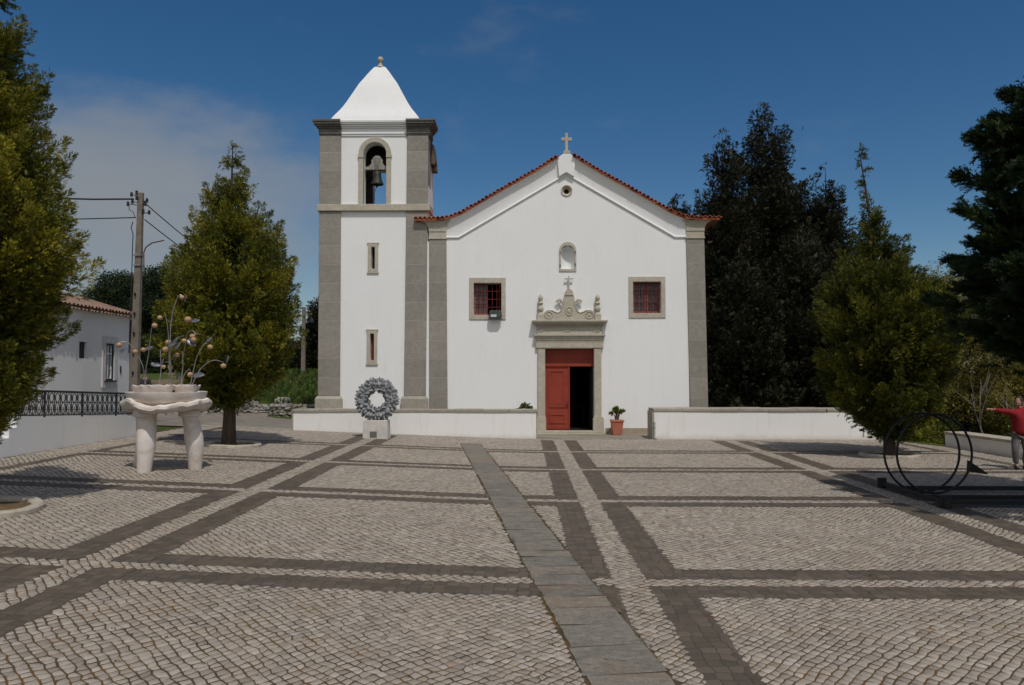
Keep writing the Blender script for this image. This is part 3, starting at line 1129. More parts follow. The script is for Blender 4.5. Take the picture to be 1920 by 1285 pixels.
    for x, z in ((1.42, 6.52), (1.42, 7.02), (2.01, 6.57), (2.01, 7.05)):
        MB().box(x - .015, x + .015, Y0 - .05, Y0 - .03, z - .04, z + .04).build('iron_pin', 'iron', nic)

    # two square windows: stone frame, red casements, red iron grille
    for x0, x1, z0, z1, both in ((-2.12, -.70, 4.42, 6.06, False), (4.08, 5.50, 4.48, 6.09, True)):
        xi0, xi1, zi0, zi1 = (-1.95, -.87, 4.60, 5.85) if not both else (4.25, 5.33, 4.66, 5.89)
        fr = MB().frame(rect(x0, x1, z0, z1), rect(xi0, xi1, zi0, zi1), Y0 - .035, Y0 + .06)
        wi = fr.build('window', 'trim', ch, bevel=.012)
        lw = (xi1 - xi0) / 2
        for k in range(2):
            a, b = xi0 + k * lw, xi0 + (k + 1) * lw
            if k == 1 and not both:                       # this leaf stands open inside
                cs = MB().frame([(p, q) for p, q in rect(b - .10, b - .005, zi0 + .01, zi1 - .05)], rect(b - .08, b - .02, zi0 + .08, zi1 - .12), Y0 + .26, Y0 + .44)
                cs.build('casement', 'red', wi)
                continue
            cs = MB().frame(rect(a + .006, b - .006, zi0 + .006, zi1 - .04), rect(a + .07, b - .07, zi0 + .09, zi1 - .11), Y0 + .22, Y0 + .27)
            mid = (a + b) / 2
            cs.box(mid - .013, mid + .013, Y0 + .226, Y0 + .264, zi0 + .09, zi1 - .11)
            for j in (1, 2):
                z = zi0 + .09 + (zi1 - zi0 - .20) * j / 3
                cs.box(a + .07, mid - .013, Y0 + .228, Y0 + .262, z - .013, z + .013).box(mid + .013, b - .07, Y0 + .228, Y0 + .262, z - .013, z + .013)
            MB().box(a + .06, b - .06, Y0 + .275, Y0 + .285, zi0 + .08, zi1 - .10).build('pane', 'glass', wi)
            cs.build('casement', 'fadedred', wi)
        gr = MB()
        for j in range(1, 6):
            x = xi0 + (xi1 - xi0) * j / 6
            gr.tube([(x, Y0 + .10, zi0), (x, Y0 + .10, zi1)], .012, 6)
        for j in range(1, 4):
            z = zi0 + (zi1 - zi0) * j / 4
            gr.tube([(xi0, Y0 + .122, z), (xi1, Y0 + .122, z)], .012, 6)
        gr.build('window_grille', 'darkred', wi)

    # portal
    p = MB()
    for xa, xb, s in ((.55, .83, -1), (2.72, 3.00, 1)):
        p.box(xa, xb, Y0 - .10, Y0 + .10, .62, 3.31)
        p.box(xa - .05, xb + .03 if s < 0 else xb + .08, Y0 - .15, Y0 + .09, .13, .60)
        p.box(xa - .03, xb + .015 if s < 0 else xb + .05, Y0 - .13, Y0 + .095, .602, .66)
    p.box(.47, 3.08, Y0 - .13, Y0 + .10, 3.312, 3.54)
    for k, (e, z0, z1) in enumerate(((.00, 3.542, 3.62), (.03, 3.622, 3.70), (.065, 3.702, 3.77), (.10, 3.772, 3.84))):
        p.box(.50 - e, 3.05 + e, Y0 - .14 - e, Y0 + .08, z0, z1)
    p.box(.52, 3.03, Y0 - .13, Y0 + .08, 3.842, 4.13)
    for e, z0, z1 in ((.04, 4.132, 4.19), (.10, 4.192, 4.25), (.17, 4.252, 4.315), (.205, 4.317, 4.39)):
        p.box(.52 - e, 3.03 + e, Y0 - .13 - e, Y0 + .08, z0, z1)
    portal = p.build('portal', 'trim', ch, bevel=.012)
    for x in (1.72, 2.85, .68):                           # shallow carving on the frieze
        cv = MB().ball((x, Y0 - .135, 3.98), .09, 10, 6, (1.3, .22, .6)).ball((x - .1, Y0 - .135, 3.95), .05, 8, 5, (1.3, .25, .5)).ball((x + .1, Y0 - .135, 4.0), .05, 8, 5, (1.3, .25, .5))
        cv.build('frieze_carving', 'trim', portal, smooth=True)
    half = [(.985, 0), (.997, .16), (.96, .30), (.85, .383), (.68, .383), (.575, .33), (.44, .285), (.33, .36), (.275, .49), (.245, .62),
            (.21, .77), (.20, .90), (.155, .985), (.15, 1.10), (.10, 1.16), (.05, 1.20)]
    cxp, zp = 1.755, 4.392
    outl = [(cxp + x, zp + z) for x, z in half] + [(cxp - x, zp + z) for x, z in reversed(half)]
    pd = MB().prism(outl, Y0 - .20, Y0 + .05)
    for s in (-1, 1):                                     # volutes and rosettes
        ang = [i * .42 for i in range(18)]
        pd.tube([(cxp + s * (.40 + (.095 - .0045 * i) * math.cos(a)), Y0 - .12, zp + .70 + (.095 - .0045 * i) * math.sin(a)) for i, a in enumerate(ang)], .032, 6)
        pd.tube([(cxp + s * .25, Y0 - .12, zp + .60), (cxp + s * .275, Y0 - .12, zp + .72), (cxp + s * .33, Y0 - .12, zp + .79), (cxp + s * .40, Y0 - .12, zp + .80)], .034, 6)
        pd.tube([(cxp + s * .78 + .15 * math.cos(a), Y0 - .205, zp + .19 + .13 * math.sin(a)) for a in [i * .52 for i in range(12)]], .024, 6, closed=True)
        pd.ball((cxp + s * .78, Y0 - .205, zp + .19), .07, 10, 6, (1, .4, 1))
        edge = [(cxp + s * x * .965, Y0 - .205, zp + z * .93 + .01) for x, z in half[1:11]]
        pd.tube(edge, .02, 6)
    pd.tube([(cxp + .13 * math.cos(a), Y0 - .205, zp + .34 + .16 * math.sin(a)) for a in [i * .42 for i in range(15)]], .024, 6, closed=True)
    pd.ball((cxp, Y0 - .20, zp + .34), .09, 10, 6, (.9, .35, 1.1))
    pd.box(cxp - .17, cxp + .17, Y0 - .225, Y0 + .03, zp + .955, zp + .99)
    pd.build('pediment', 'trim', portal, bevel=.008)
    cr = MB().box(cxp - .022, cxp + .022, Y0 - .12, Y0 - .075, zp + 1.19, zp + 1.73)
    cr.box(cxp - .165, cxp - .022, Y0 - .118, Y0 - .078, zp + 1.585, zp + 1.63).box(cxp + .022, cxp + .165, Y0 - .118, Y0 - .078, zp + 1.585, zp + 1.63)
    cr.build('portal_cross', 'trim', portal)
    for x in (.655, 2.86):
        f = MB().box(x - .125, x + .125, Y0 - .25, Y0 + .0, 4.392, 4.60)
        f.lathe([(.115, 4.601), (.10, 4.64), (.065, 4.69), (.085, 4.73), (.118, 4.80), (.115, 4.86), (.075, 4.93), (.06, 4.97), (.10, 5.02), (.105, 5.05), (.06, 5.09),
                 (.055, 5.13), (.09, 5.20), (.095, 5.25), (.07, 5.32), (.03, 5.37), (.012, 5.40)], (x, Y0 - .125, 0), 16)
        f.build('finial', 'trim', portal, smooth=True)
    st = MB().box(.45, 3.12, Y0 - .42, Y0 + .42, 0.0, .058).box(.50, 3.08, Y0 - .24, Y0 + .43, .060, .13)
    st.build('doorstep', 'trim', portal, bevel=.015)

    # red door: transom panel and the closed leaf; the other leaf is folded back inside
    yd = Y0 + .20
    tr = MB().box(.83, 2.72, yd, yd + .06, 2.60, 3.29)
    tr.frame(rect(.88, 2.67, 2.86, 3.24), rect(.98, 2.57, 2.93, 3.12), yd - .022, yd + .002)
    tr.box(.83, 2.72, yd - .03, yd + .002, 2.60, 2.70).box(.90, 2.65, yd - .014, yd + .001, 2.735, 2.80)
    tr.build('transom', 'red', ch, bevel=.006)
    lf = MB().box(.83, 1.785, yd + .02, yd + .07, .14, 2.595)
    lf.frame(rect(.97, 1.62, 1.00, 2.46), rect(1.04, 1.55, 1.07, 2.39), yd - .004, yd + .022)
    lf.frame(rect(1.00, 1.62, .38, .76), rect(1.06, 1.56, .44, .70), yd - .004, yd + .022)
    lf.box(1.74, 1.795, yd - .012, yd + .019, .14, 2.595).box(.83, 1.735, yd + .0, yd + .019, .14, .27)
    lf.box(1.10, 1.50, yd + .012, yd + .0195, 1.13, 2.33)
    leaf = lf.build('door', 'red', ch, bevel=.005)
    MB().box(1.67, 1.73, yd - .02, yd + .018, 1.02, 1.20).tube([(1.70, yd - .02, 1.13), (1.70, yd - .07, 1.13), (1.60, yd - .07, 1.13)], .012, 6).build('door_handle', 'darkred', leaf)
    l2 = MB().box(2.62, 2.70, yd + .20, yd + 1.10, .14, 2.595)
    l2.build('door', 'dark', ch, bevel=.005)  # open leaf coloured near black for the shade inside

    # ------------------------------------------------ tower
    TY1 = Y0 + 1.7
    xl, xr = -8.0, -3.73
    T = MB()
    bell_o = arch(-5.845, .45, 8.90, 10.97)
    T.wall(rect(xl + .02, xr - .02, .0, 11.75), [bell_o, rect(-5.965, -5.825, 6.42, 7.28), rect(-5.985, -5.835, 2.84, 3.88)], Y0 + .02, .45)
    T.wall(rect(xl + .02, xr - .02, .0, 11.75), [rect(-6.17, -5.26, 8.90, 10.62)], TY1, -.4)
    for x in (xl + .02, xr - .02):
        T.add([(x, Y0 + .02, 0), (x, TY1, 0), (x, TY1, 11.75), (x, Y0 + .02, 11.75)], [(0, 1, 2, 3)])
    tower = T.build('tower_wall', 'plaster', ch, normals=False)
    # inside of the belfry, its shade put into the colour
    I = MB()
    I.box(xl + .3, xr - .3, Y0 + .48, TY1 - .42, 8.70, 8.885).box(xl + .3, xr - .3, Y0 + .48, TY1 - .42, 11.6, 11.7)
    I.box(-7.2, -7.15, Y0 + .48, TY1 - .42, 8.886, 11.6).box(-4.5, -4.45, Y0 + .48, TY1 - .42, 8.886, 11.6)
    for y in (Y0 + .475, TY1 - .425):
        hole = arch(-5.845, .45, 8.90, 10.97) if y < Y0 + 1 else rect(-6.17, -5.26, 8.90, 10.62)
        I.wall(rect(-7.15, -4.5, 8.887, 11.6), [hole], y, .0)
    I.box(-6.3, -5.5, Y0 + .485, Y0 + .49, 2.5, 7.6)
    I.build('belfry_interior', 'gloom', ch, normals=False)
    for a in ((-5.965, -5.825, 6.42, 7.28), (-5.985, -5.835, 2.84, 3.88)):
        o_ = (a[0] - .13, a[1] + .13, a[2] - .13, a[3] + .12)
        s = MB().frame(rect(*o_), rect(*a), Y0 - .025, Y0 + .06)
        s.box(o_[0] - .03, o_[1] + .03, Y0 - .03, Y0 + .05, o_[2] - .06, o_[2]).box(o_[0] - .03, o_[1] + .03, Y0 - .03, Y0 + .05, o_[3], o_[3] + .05)
        sl = s.build('slit_window', 'trim', ch, bevel=.01)
        MB().box(a[0], a[1], Y0 + .2, Y0 + .22, a[2], a[3]).build('slit_shutter', 'darkred' if a[2] < 4 else 'dark', sl)
    # corner pilasters with bases
    for xa, xb, xa0, xb0 in ((-8.03, -7.18, -8.00, -7.14), (-4.57, -3.74, -4.66, -3.80)):
        P = MB()
        for z0, z1 in ((1.45, 8.68), (8.95, 11.66)):
            f0, f1 = z0 / 11.66, z1 / 11.66
            q = []
            for z, f in ((z0, f0), (z1, f1)):
                a, b = xa0 + (xa - xa0) * f, xb0 + (xb - xb0) * f
                q += [(a, Y0 - .05, z), (b, Y0 - .05, z), (b, Y0 + .9, z), (a, Y0 + .9, z)]
            P.add(q, [(0, 1, 5, 4), (1, 2, 6, 5), (2, 3, 7, 6), (3, 0, 4, 7), (0, 3, 2, 1), (4, 5, 6, 7)])
        pil = P.build('pilaster', 'pil', ch, bevel=.02)
        B = MB()
        q = []
        for z, e in ((0, .10), (1.34, .10), (1.45, .03)):
            q += [(xa0 - e, Y0 - .05 - e, z), (xb0 + e, Y0 - .05 - e, z), (xb0 + e, Y0 + .9, z), (xa0 - e, Y0 + .9, z)]
        B.add(q, [(k * 4 + i, k * 4 + (i + 1) % 4, k * 4 + 4 + (i + 1) % 4, k * 4 + 4 + i) for k in (0, 1) for i in range(4)] + [(8, 9, 10, 11)])
        B.build('pilaster_base', 'cap', pil, bevel=.02)
    MB().box(-8.09, -3.66, Y0 - .12, Y0 + 1.0, 8.682, 8.948).build('string_course', 'trim', ch, bevel=.02)
    # bell opening surround with imposts
    s = MB().frame(arch(-5.845, .64, 8.949, 10.97, 14), arch(-5.845, .45, 8.949, 10.97, 14), Y0 - .035, Y0 + .1)
    for x in (-6.51, -5.40):
        s.box(x, x + .22, Y0 - .06, Y0 + .1, 10.80, 10.92)
    s.build('belfry_surround', 'trim', ch, bevel=.008)
    # cornice: stone ends, whitewashed middle
    for xa, xb, m, nm in ((-8.03, -7.17, 'cornice', 'cornice_end'), (-7.168, -4.602, 'plaster', 'cornice'), (-4.60, -3.70, 'cornice', 'cornice_end')):
        c = MB()
        for e, z0, z1 in ((.0, 11.662, 11.73), (.03, 11.732, 11.95), (.07, 11.952, 12.01), (.13, 12.012, 12.09), (.20, 12.092, 12.18), (.235, 12.182, 12.27)):
            if m == 'plaster':
                c.box(xa, xb, Y0 - .02 - e * .9, TY1, z0, z1 - (.03 if z1 > 12.2 else 0))
            else:
                l = e if xa < -7 else 0
                r_ = e if xa > -7 else 0
                c.box(xa - l, xb + r_, Y0 - .055 - e, Y0 + 1.0, z0, z1)
        c.build(nm, m, ch, bevel=.012)
    # curved pyramid roof and stone finial
    cx, cy = -5.81, Y0 + .85
    prof = [(1.80, 12.16), (1.68, 12.38), (1.54, 12.57), (1.40, 12.76), (1.25, 13.0), (1.10, 13.28), (.93, 13.6), (.76, 13.92), (.60, 14.16), (.43, 14.42), (.24, 14.68), (.18, 14.72)]
    fine = []
    for i in range(len(prof) - 1):
        p0, p1, p2, p3 = prof[max(i - 1, 0)], prof[i], prof[i + 1], prof[min(i + 2, len(prof) - 1)]
        for k in range(4):
            u = k / 4
            fine.append(tuple(.5 * (2 * b + (c_ - a) * u + (2 * a - 5 * b + 4 * c_ - d_) * u * u + (3 * b - a - 3 * c_ + d_) * u ** 3) for a, b, c_, d_ in zip(p0, p1, p2, p3)))
    prof = fine + [prof[-1]]
    s = MB()
    for r_, z in prof:
        ry = r_ * .60
        s.v += [(cx - r_, cy - ry, z), (cx + r_, cy - ry, z), (cx + r_, cy + ry, z), (cx - r_, cy + ry, z)]
    s.f += [(k * 4 + i, k * 4 + (i + 1) % 4, k * 4 + 4 + (i + 1) % 4, k * 4 + 4 + i) for k in range(len(prof) - 1) for i in range(4)]
    s.f.append((len(prof) * 4 - 4, len(prof) * 4 - 3, len(prof) * 4 - 2, len(prof) * 4 - 1))
    sp = s.build('spire', 'plaster', ch, smooth=True)
    MB().lathe([(.17, 14.72), (.14, 14.77), (.08, 14.83), (.065, 14.90), (.075, 14.95), (.12, 15.01), (.12, 15.08), (.08, 15.15), (.02, 15.18)], (cx, cy, 0), 14).build('spire_finial', 'trim', sp, smooth=True)
    # brown hood on the far flank of the belfry
    hd = MB().prism([(-3.72, 10.75), (-3.58, 10.72), (-3.55, 10.85), (-3.62, 11.5), (-3.72, 11.62)], Y0 + .7, Y0 + 1.5)
    hd.box(-3.74, -3.54, Y0 + 1.1, Y0 + 1.5, 10.55, 10.715)
    hd.build('flank_hood', 'greybark', ch)

    # bell hanging in the opening: a thing of its own
    yb = Y0 + .28
    b = thing('church_bell', (-5.80, yb, 9.79), 'dark bronze bell hanging from a pale yoke in the tower opening', 'bell')
    MB().lathe([(.245, 9.80), (.25, 9.83), (.215, 9.90), (.175, 10.02), (.155, 10.18), (.145, 10.28), (.10, 10.34), (.04, 10.36)], (-5.80, yb, 0), 20, cap=False).build('bell_body', 'bronze', b, smooth=True)
    y = MB().prism([(-5.80 + x, 10.38 + z) for x, z in ((-.48, 0), (.48, 0), (.48, .09), (.30, .16), (.21, .27), (.23, .36), (.15, .50), (.05, .56), (-.05, .56), (-.15, .50), (-.23, .36), (-.21, .27), (-.30, .16), (-.48, .09))], yb - .09, yb + .09)
    yo = y.build('yoke', 'wood', b, bevel=.01)
    sr = MB()
    for x0, x1 in ((-.13, -.045), (-.045, -.015), (.045, .015), (.13, .045)):
        sr.tube([(-5.80 + x0, yb - .10, 10.86), (-5.80 + x1, yb - .10, 10.36)], .016, 6)
    sr.build('yoke_strap', 'concrete', yo)
    MB().tube([(-5.80, yb, 10.25), (-5.82, yb, 9.74)], .02, 6).ball((-5.82, yb, 9.74), .05).tube([(-5.82, yb, 9.72), (-5.95, yb + .05, 9.45), (-5.98, yb + .1, 8.95)], .01, 5).build('clapper', 'bronze', b)


build_church()

# floodlight on the window sill
fl = thing('floodlight', (-1.09, Y0 - .16, 4.42), 'grey floodlight standing on the sill of the left church window', 'floodlight')
fb = MB().prism([(-1.33, 4.50), (-1.25, 4.44), (-.93, 4.44), (-.86, 4.50), (-.86, 4.72), (-.92, 4.77), (-1.27, 4.77), (-1.33, 4.72)], Y0 - .28, Y0 - .06)
body = fb.build('lamp_body', 'lampbody', fl, bevel=.02)
MB().box(-1.27, -1.05, Y0 - .29, Y0 - .282, 4.51, 4.60).build('lamp_glint', 'lampglint', fl)  # small pale patch, a reflection painted on the lamp front
MB().tube([(-1.34, Y0 - .17, 4.60), (-1.36, Y0 - .17, 4.43), (-.83, Y0 - .17, 4.43), (-.85, Y0 - .17, 4.60)], .014, 6).build('bracket', 'iron', fl)


# ---------------------------------------------------------------- low white walls
def sloped_wall(name, label, x0, x1, y0, y1, ztop, capm='cap', capover=.035, capth=.10, foot=None):
    t = thing(name, ((x0 + x1) / 2, (y0 + y1) / 2, 0), label, 'low wall')
    xs = [x0 + (x1 - x0) * i / 8 for i in range(9)]
    vs = [p for x in xs for p in ((x, y0, (foot or gz)(x) - .05), (x, y1, (foot or gz)(x) - .05), (x, y1, ztop - capth), (x, y0, ztop - capth))]
    fs = [(i * 4 + k, i * 4 + 4 + k, i * 4 + 4 + (k + 1) % 4, i * 4 + (k + 1) % 4) for i in range(8) for k in range(4)] + [(0, 1, 2, 3), (35, 34, 33, 32)]
    MB().add(vs, fs).build('wall', 'lowwall', t)
    c = MB()
    k = max(4, int((x1 - x0) / .9))
    rr = random.Random(int(x0 * 10))
    for i in range(k):
        a, b = x0 - capover + (x1 - x0 + 2 * capover) * i / k, x0 - capover + (x1 - x0 + 2 * capover) * (i + 1) / k
        e = rr.uniform(-.008, .008)
        c.box(a + .003, b - .003, y0 - capover + e, y1 + capover, ztop - capth + .002, ztop + rr.uniform(-.008, .008))
    c.build('coping', capm, t, bevel=.012)
    return t


wl = sloped_wall('low_wall', 'low white wall with stone coping in front of the tower', -8.22, .44, 27.70, 28.15, 1.06)
MB().box(-8.275, -8.222, 27.69, 28.16, .25, .955).build('end_stone', 'cap', wl)
MB().box(.442, .475, 27.69, 28.16, -.02, .955).build('end_stone', 'cap', wl)
wr_ = sloped_wall('low_wall', 'long low white wall with stone coping right of the church door', 4.62, 12.66, 27.70, 28.75, 1.09)
MB().box(4.55, 4.618, 27.69, 28.76, -.02, .985).build('end_stone', 'cap', wr_)
dp = thing('drainpipe', (4.70, 27.64, 0), 'pale green drainpipe at the end of the right low wall', 'drainpipe')
MB().tube([(4.62, 27.655, .62), (4.62, 27.655, .10), (4.64, 27.60, .04), (4.68, 27.55, .03)], .032, 8).build('pipe', 'zinc', dp, smooth=True)
MB().box(4.57, 4.67, 27.66, 27.698, .40, .43).build('pipe_clip', 'iron', dp)

# white parapet on the right, running towards the camera
pt = thing('parapet_wall', (13.8, 23.6, 0), 'short white parapet with grey top at the right edge of the square', 'low wall')
v = []
for y, x in ((25.15, 13.46), (21.7, 13.72)):
    v += [(x, y, -.4), (x + .62, y, -.4), (x + .62, y, .40), (x, y, .40)]
MB().add(v, [(0, 1, 2, 3), (7, 6, 5, 4), (0, 4, 5, 1), (1, 5, 6, 2), (2, 6, 7, 3), (3, 7, 4, 0)]).build('wall', 'lowwall', pt)
v = []
for y, x in ((25.18, 13.43), (21.67, 13.69)):
    v += [(x, y, .402), (x + .68, y, .402), (x + .68, y, .49), (x, y, .49)]
MB().add(v, [(0, 1, 2, 3), (7, 6, 5, 4), (0, 4, 5, 1), (1, 5, 6, 2), (2, 6, 7, 3), (3, 7, 4, 0)]).build('coping', 'kerb', pt, bevel=.02)


# ---------------------------------------------------------------- terrace, railing, house on the left
def build_left():
    XW = -11.8
    t = thing('terrace_wall', (XW, 20.5, 0), 'white terrace wall with steps below the iron railing', 'wall')
    prof = [(8.0, .45), (14.5, .46), (16.95, .46), (16.95, .66), (17.40, .66), (17.40, .88), (17.72, .88), (17.72, 1.10), (17.98, 1.10), (17.98, 1.32), (24.9, 1.0)]
    n = len(prof)
    v, f = [], []
    for x in (XW, XW - .25):
        v += [(x, y, z) for y, z in prof] + [(x, y, .2) for y, z in prof]
    for i in range(n - 1):
        for o in (0, 2 * n):
            f.append((o + i, o + i + 1, o + n + i + 1, o + n + i))
        f.append((i, i + 1, 2 * n + i + 1, 2 * n + i))
    f.append((n - 1, 2 * n - 1, 4 * n - 1, 3 * n - 1))
    MB().add(v, f).build('wall', 'plaster2', t)
    s = MB()
    for y, z0, z1 in ((16.97, .2, .61), (17.42, .2, .83), (17.74, .2, 1.05), (18.0, .2, 1.27)):
        s.box(XW - 2.6, XW - .26, y, y + .5, z0, z1)
    s.build('steps', 'brick', t)
    fl = MB()
    fl.add([(XW - .255, 18.5, 1.25), (XW - .255, 24.8, .96), (XW - 3.2, 24.8, .96), (XW - 3.2, 18.5, 1.25)], [(0, 1, 2, 3)])
    fl.add([(XW - .255, 24.8, .96), (XW - 3.2, 24.8, .96), (XW - 3.2, 24.8, .1), (XW - .255, 24.8, .1)], [(0, 1, 2, 3)])
    fl.build('terrace_floor', 'dirt', t)

    # iron railing on top of the wall
    xr = XW - .11
    r = thing('iron_railing', (xr, 20.9, 1.1), 'dark iron railing with oval pattern on the white terrace wall', 'railing')
    y0, y1 = 18.1, 24.7

    def zb(y):
        return 1.315 - (y - 17.98) * .0462
    MB().tube([(xr, y0, zb(y0) + .65), (xr, y1, zb(y1) + .67)], .028, 8).build('handrail', 'iron', r)
    MB().tube([(xr, y0, zb(y0) + .06), (xr, y1, zb(y1) + .06)], .018, 6).build('bottom_rail', 'iron', r)
    k = int((y1 - y0) / .25)
    pat = MB()
    for i in range(k):
        y = y0 + .13 + i * .25
        b = zb(y)
        for zc, hh in ((b + .50, .115), (b + .225, .155)):
            pat.tube([(xr, y + .085 * math.cos(a), zc + hh * math.sin(a)) for a in [j * math.pi / 7 for j in range(14)]], .011, 5, closed=True)
        pat.tube([(xr, y + .125, b + .06), (xr, y + .125, b + .64)], .012, 5)
        pat.tube([(xr, y - .09, b + .385), (xr, y + .09, b + .385)], .010, 5)
        pat.tube([(xr, y, b + .08), (xr, y, b + .27)], .009, 5)
        pat.tube([(xr, y - .045, b + .20), (xr, y + .045, b + .20)], .010, 5)
    pat.build('railing_pattern', 'iron', r)
    for y in (18.1, 19.2, 20.85, 22.6, 24.65):
        MB().box(xr - .018, xr + .018, y - .018, y + .018, zb(y) - .03, zb(y) + .68).build('post', 'iron', r)

    # the white house behind it; its long wall is turned a little
    h = thing('white_house', (-14.2, 27.8, 0), 'white house with pale tiled roof and a grey framed window, behind the terrace', 'house')
    P0 = Vector((-14.2, 27.8, 0))
    D = Vector((.05, -1, 0)).normalized()               # along the wall towards the camera
    Nn = Vector((D.y, -D.x, 0)) * -1                      # outwards, to the right of the picture
    if Nn.x < 0:
        Nn = -Nn

    def W(s, o, z):
        p = P0 + D * s + Nn * o
        return (p.x, p.y, z)

    def slab(mb, s0, s1, o0, o1, z0, z1):
        vs = [W(s, o, z) for z in (z0, z1) for o in (o0, o1) for s in (s0, s1)]
        mb.add(vs, [(0, 2, 3, 1), (4, 5, 7, 6), (0, 1, 5, 4), (2, 6, 7, 3), (0, 4, 6, 2), (1, 3, 7, 5)])
    wal = MB()
    holes = [[(1.20, 2.10), (1.80, 2.10), (1.80, 3.36), (1.20, 3.36)], [(2.98, 2.82), (3.48, 2.82), (3.48, 3.35), (2.98, 3.35)]]
    outer = [(0, .2), (13.5, .2), (13.5, 4.40), (0, 4.40)]
    loops = [outer] + holes
    vs = [W(a, 0, b) for lp in loops for a, b in lp]
    tri = tessellate_polygon([[Vector((a, b, 0)) for a, b in lp] for lp in loops])
    wal.add(vs, [tuple(x) for x in tri])
    for lp in holes:
        wal.add([W(a, 0, b) for a, b in lp] + [W(a, -.25, b) for a, b in lp], [(i, (i + 1) % 4, 4 + (i + 1) % 4, 4 + i) for i in range(4)])
    wal.add([W(0, 0, .2), W(0, -6, .2), W(0, -6, 4.4), W(0, -3, 5.2), W(0, 0, 4.4)], [(0, 1, 2, 3, 4)])
    wal.add([W(13.5, 0, .2), W(13.5, -6, .2), W(13.5, -6, 4.4), W(13.5, -3, 5.2), W(13.5, 0, 4.4)], [(0, 1, 2, 3, 4)])
    wal.add([W(0, -6, .2), W(13.5, -6, .2), W(13.5, -6, 4.4), W(0, -6, 4.4)], [(0, 1, 2, 3)])
    wal.build('wall', 'plaster2', h, normals=False)
    cn = MB()
    slab(cn, -.08, 13.6, .002, .09, 4.27, 4.36)
    cn.build('eave_moulding', 'plaster2', h)
    # tiled roof: barrel tiles running down the slope, each with an open round end at the eave
    rf = MB()
    rr = random.Random(5)
    sl = .30
    s = -.12
    while s < 13.6:
        w = .115
        for up, rad, dd in ((.0, .085, 0), (.05, .082, w)):
            e = rr.uniform(-.015, .015)
            pts = []
            for o, z in ((.26 + e, 4.385 + up), (-1.4, 4.385 + up + (1.66 + e) * sl), (-3.05, 4.385 + up + 3.3 * sl)):
                for k in range(6):
                    a = math.pi * k / 5
                    sg = 1 if up else -1
                    q = W(s + dd + rad * math.cos(a), o, z + sg * rad * .75 * math.sin(a))
                    pts.append(q)
            rf.add(pts, [(r_ * 6 + k, r_ * 6 + k + 1, (r_ + 1) * 6 + k + 1, (r_ + 1) * 6 + k) for r_ in (0, 1) for k in range(5)])
        s += .23
    slabv = [W(-.1, .2, 4.33), W(13.6, .2, 4.33), W(13.6, -3.05, 4.33 + 3.25 * sl), W(-.1, -3.05, 4.33 + 3.25 * sl), W(13.6, -6.3, 4.33), W(-.1, -6.3, 4.33)]
    rf.add(slabv, [(0, 1, 2, 3), (3, 2, 4, 5)])
    rf.build('roof', 'tile2', h, smooth=True, normals=False)
    # windows
    fr = MB()
    for a, b, c_, d_ in ((.98, 2.02, 3.36, 3.60), (.98, 2.02, 1.86, 2.08), (.98, 1.20, 2.08, 3.36), (1.80, 2.02, 2.08, 3.36)):
        slab(fr, a, b, -.02, .035, c_ + .001, d_ - .001)
    wn = fr.build('window', 'surround', h)
    sa = MB()
    for a, b, c_, d_ in ((1.20, 1.80, 2.10, 2.17), (1.20, 1.80, 3.28, 3.36), (1.20, 1.27, 2.17, 3.28), (1.73, 1.80, 2.17, 3.28), (1.47, 1.53, 2.17, 3.28), (1.27, 1.47, 2.98, 3.03), (1.53, 1.73, 2.98, 3.03)):
        slab(sa, a, b, -.09, -.04, c_, d_)
    sa.build('window_sash', 'whitepaint', wn)
    dk = MB()
    for a, b, c_, d_ in ((1.20, 1.80, 2.10, 2.16), (1.20, 1.80, 3.29, 3.36), (1.20, 1.25, 2.16, 3.29), (1.75, 1.80, 2.16, 3.29)):
        slab(dk, a, b, -.035, .0, c_ + .002, d_ - .002)
    dk.build('window_frame', 'green', wn)
    g = MB()
    slab(g, 1.20, 1.80, -.17, -.16, 2.10, 3.36)
    g.build('pane', 'glass', wn)
    si = MB()
    slab(si, 1.10, 1.90, .036, .09, 2.05, 2.10)
    si.build('sill', 'iron', wn)
    g = MB()
    slab(g, 2.98, 3.48, -.12, -.10, 2.82, 3.35)
    g.build('small_window', 'green', h)
    m = MB()
    slab(m, .66, .72, .001, .03, 2.35, 2.6)
    m.build('wall_fitting', 'iron', h)


build_left()


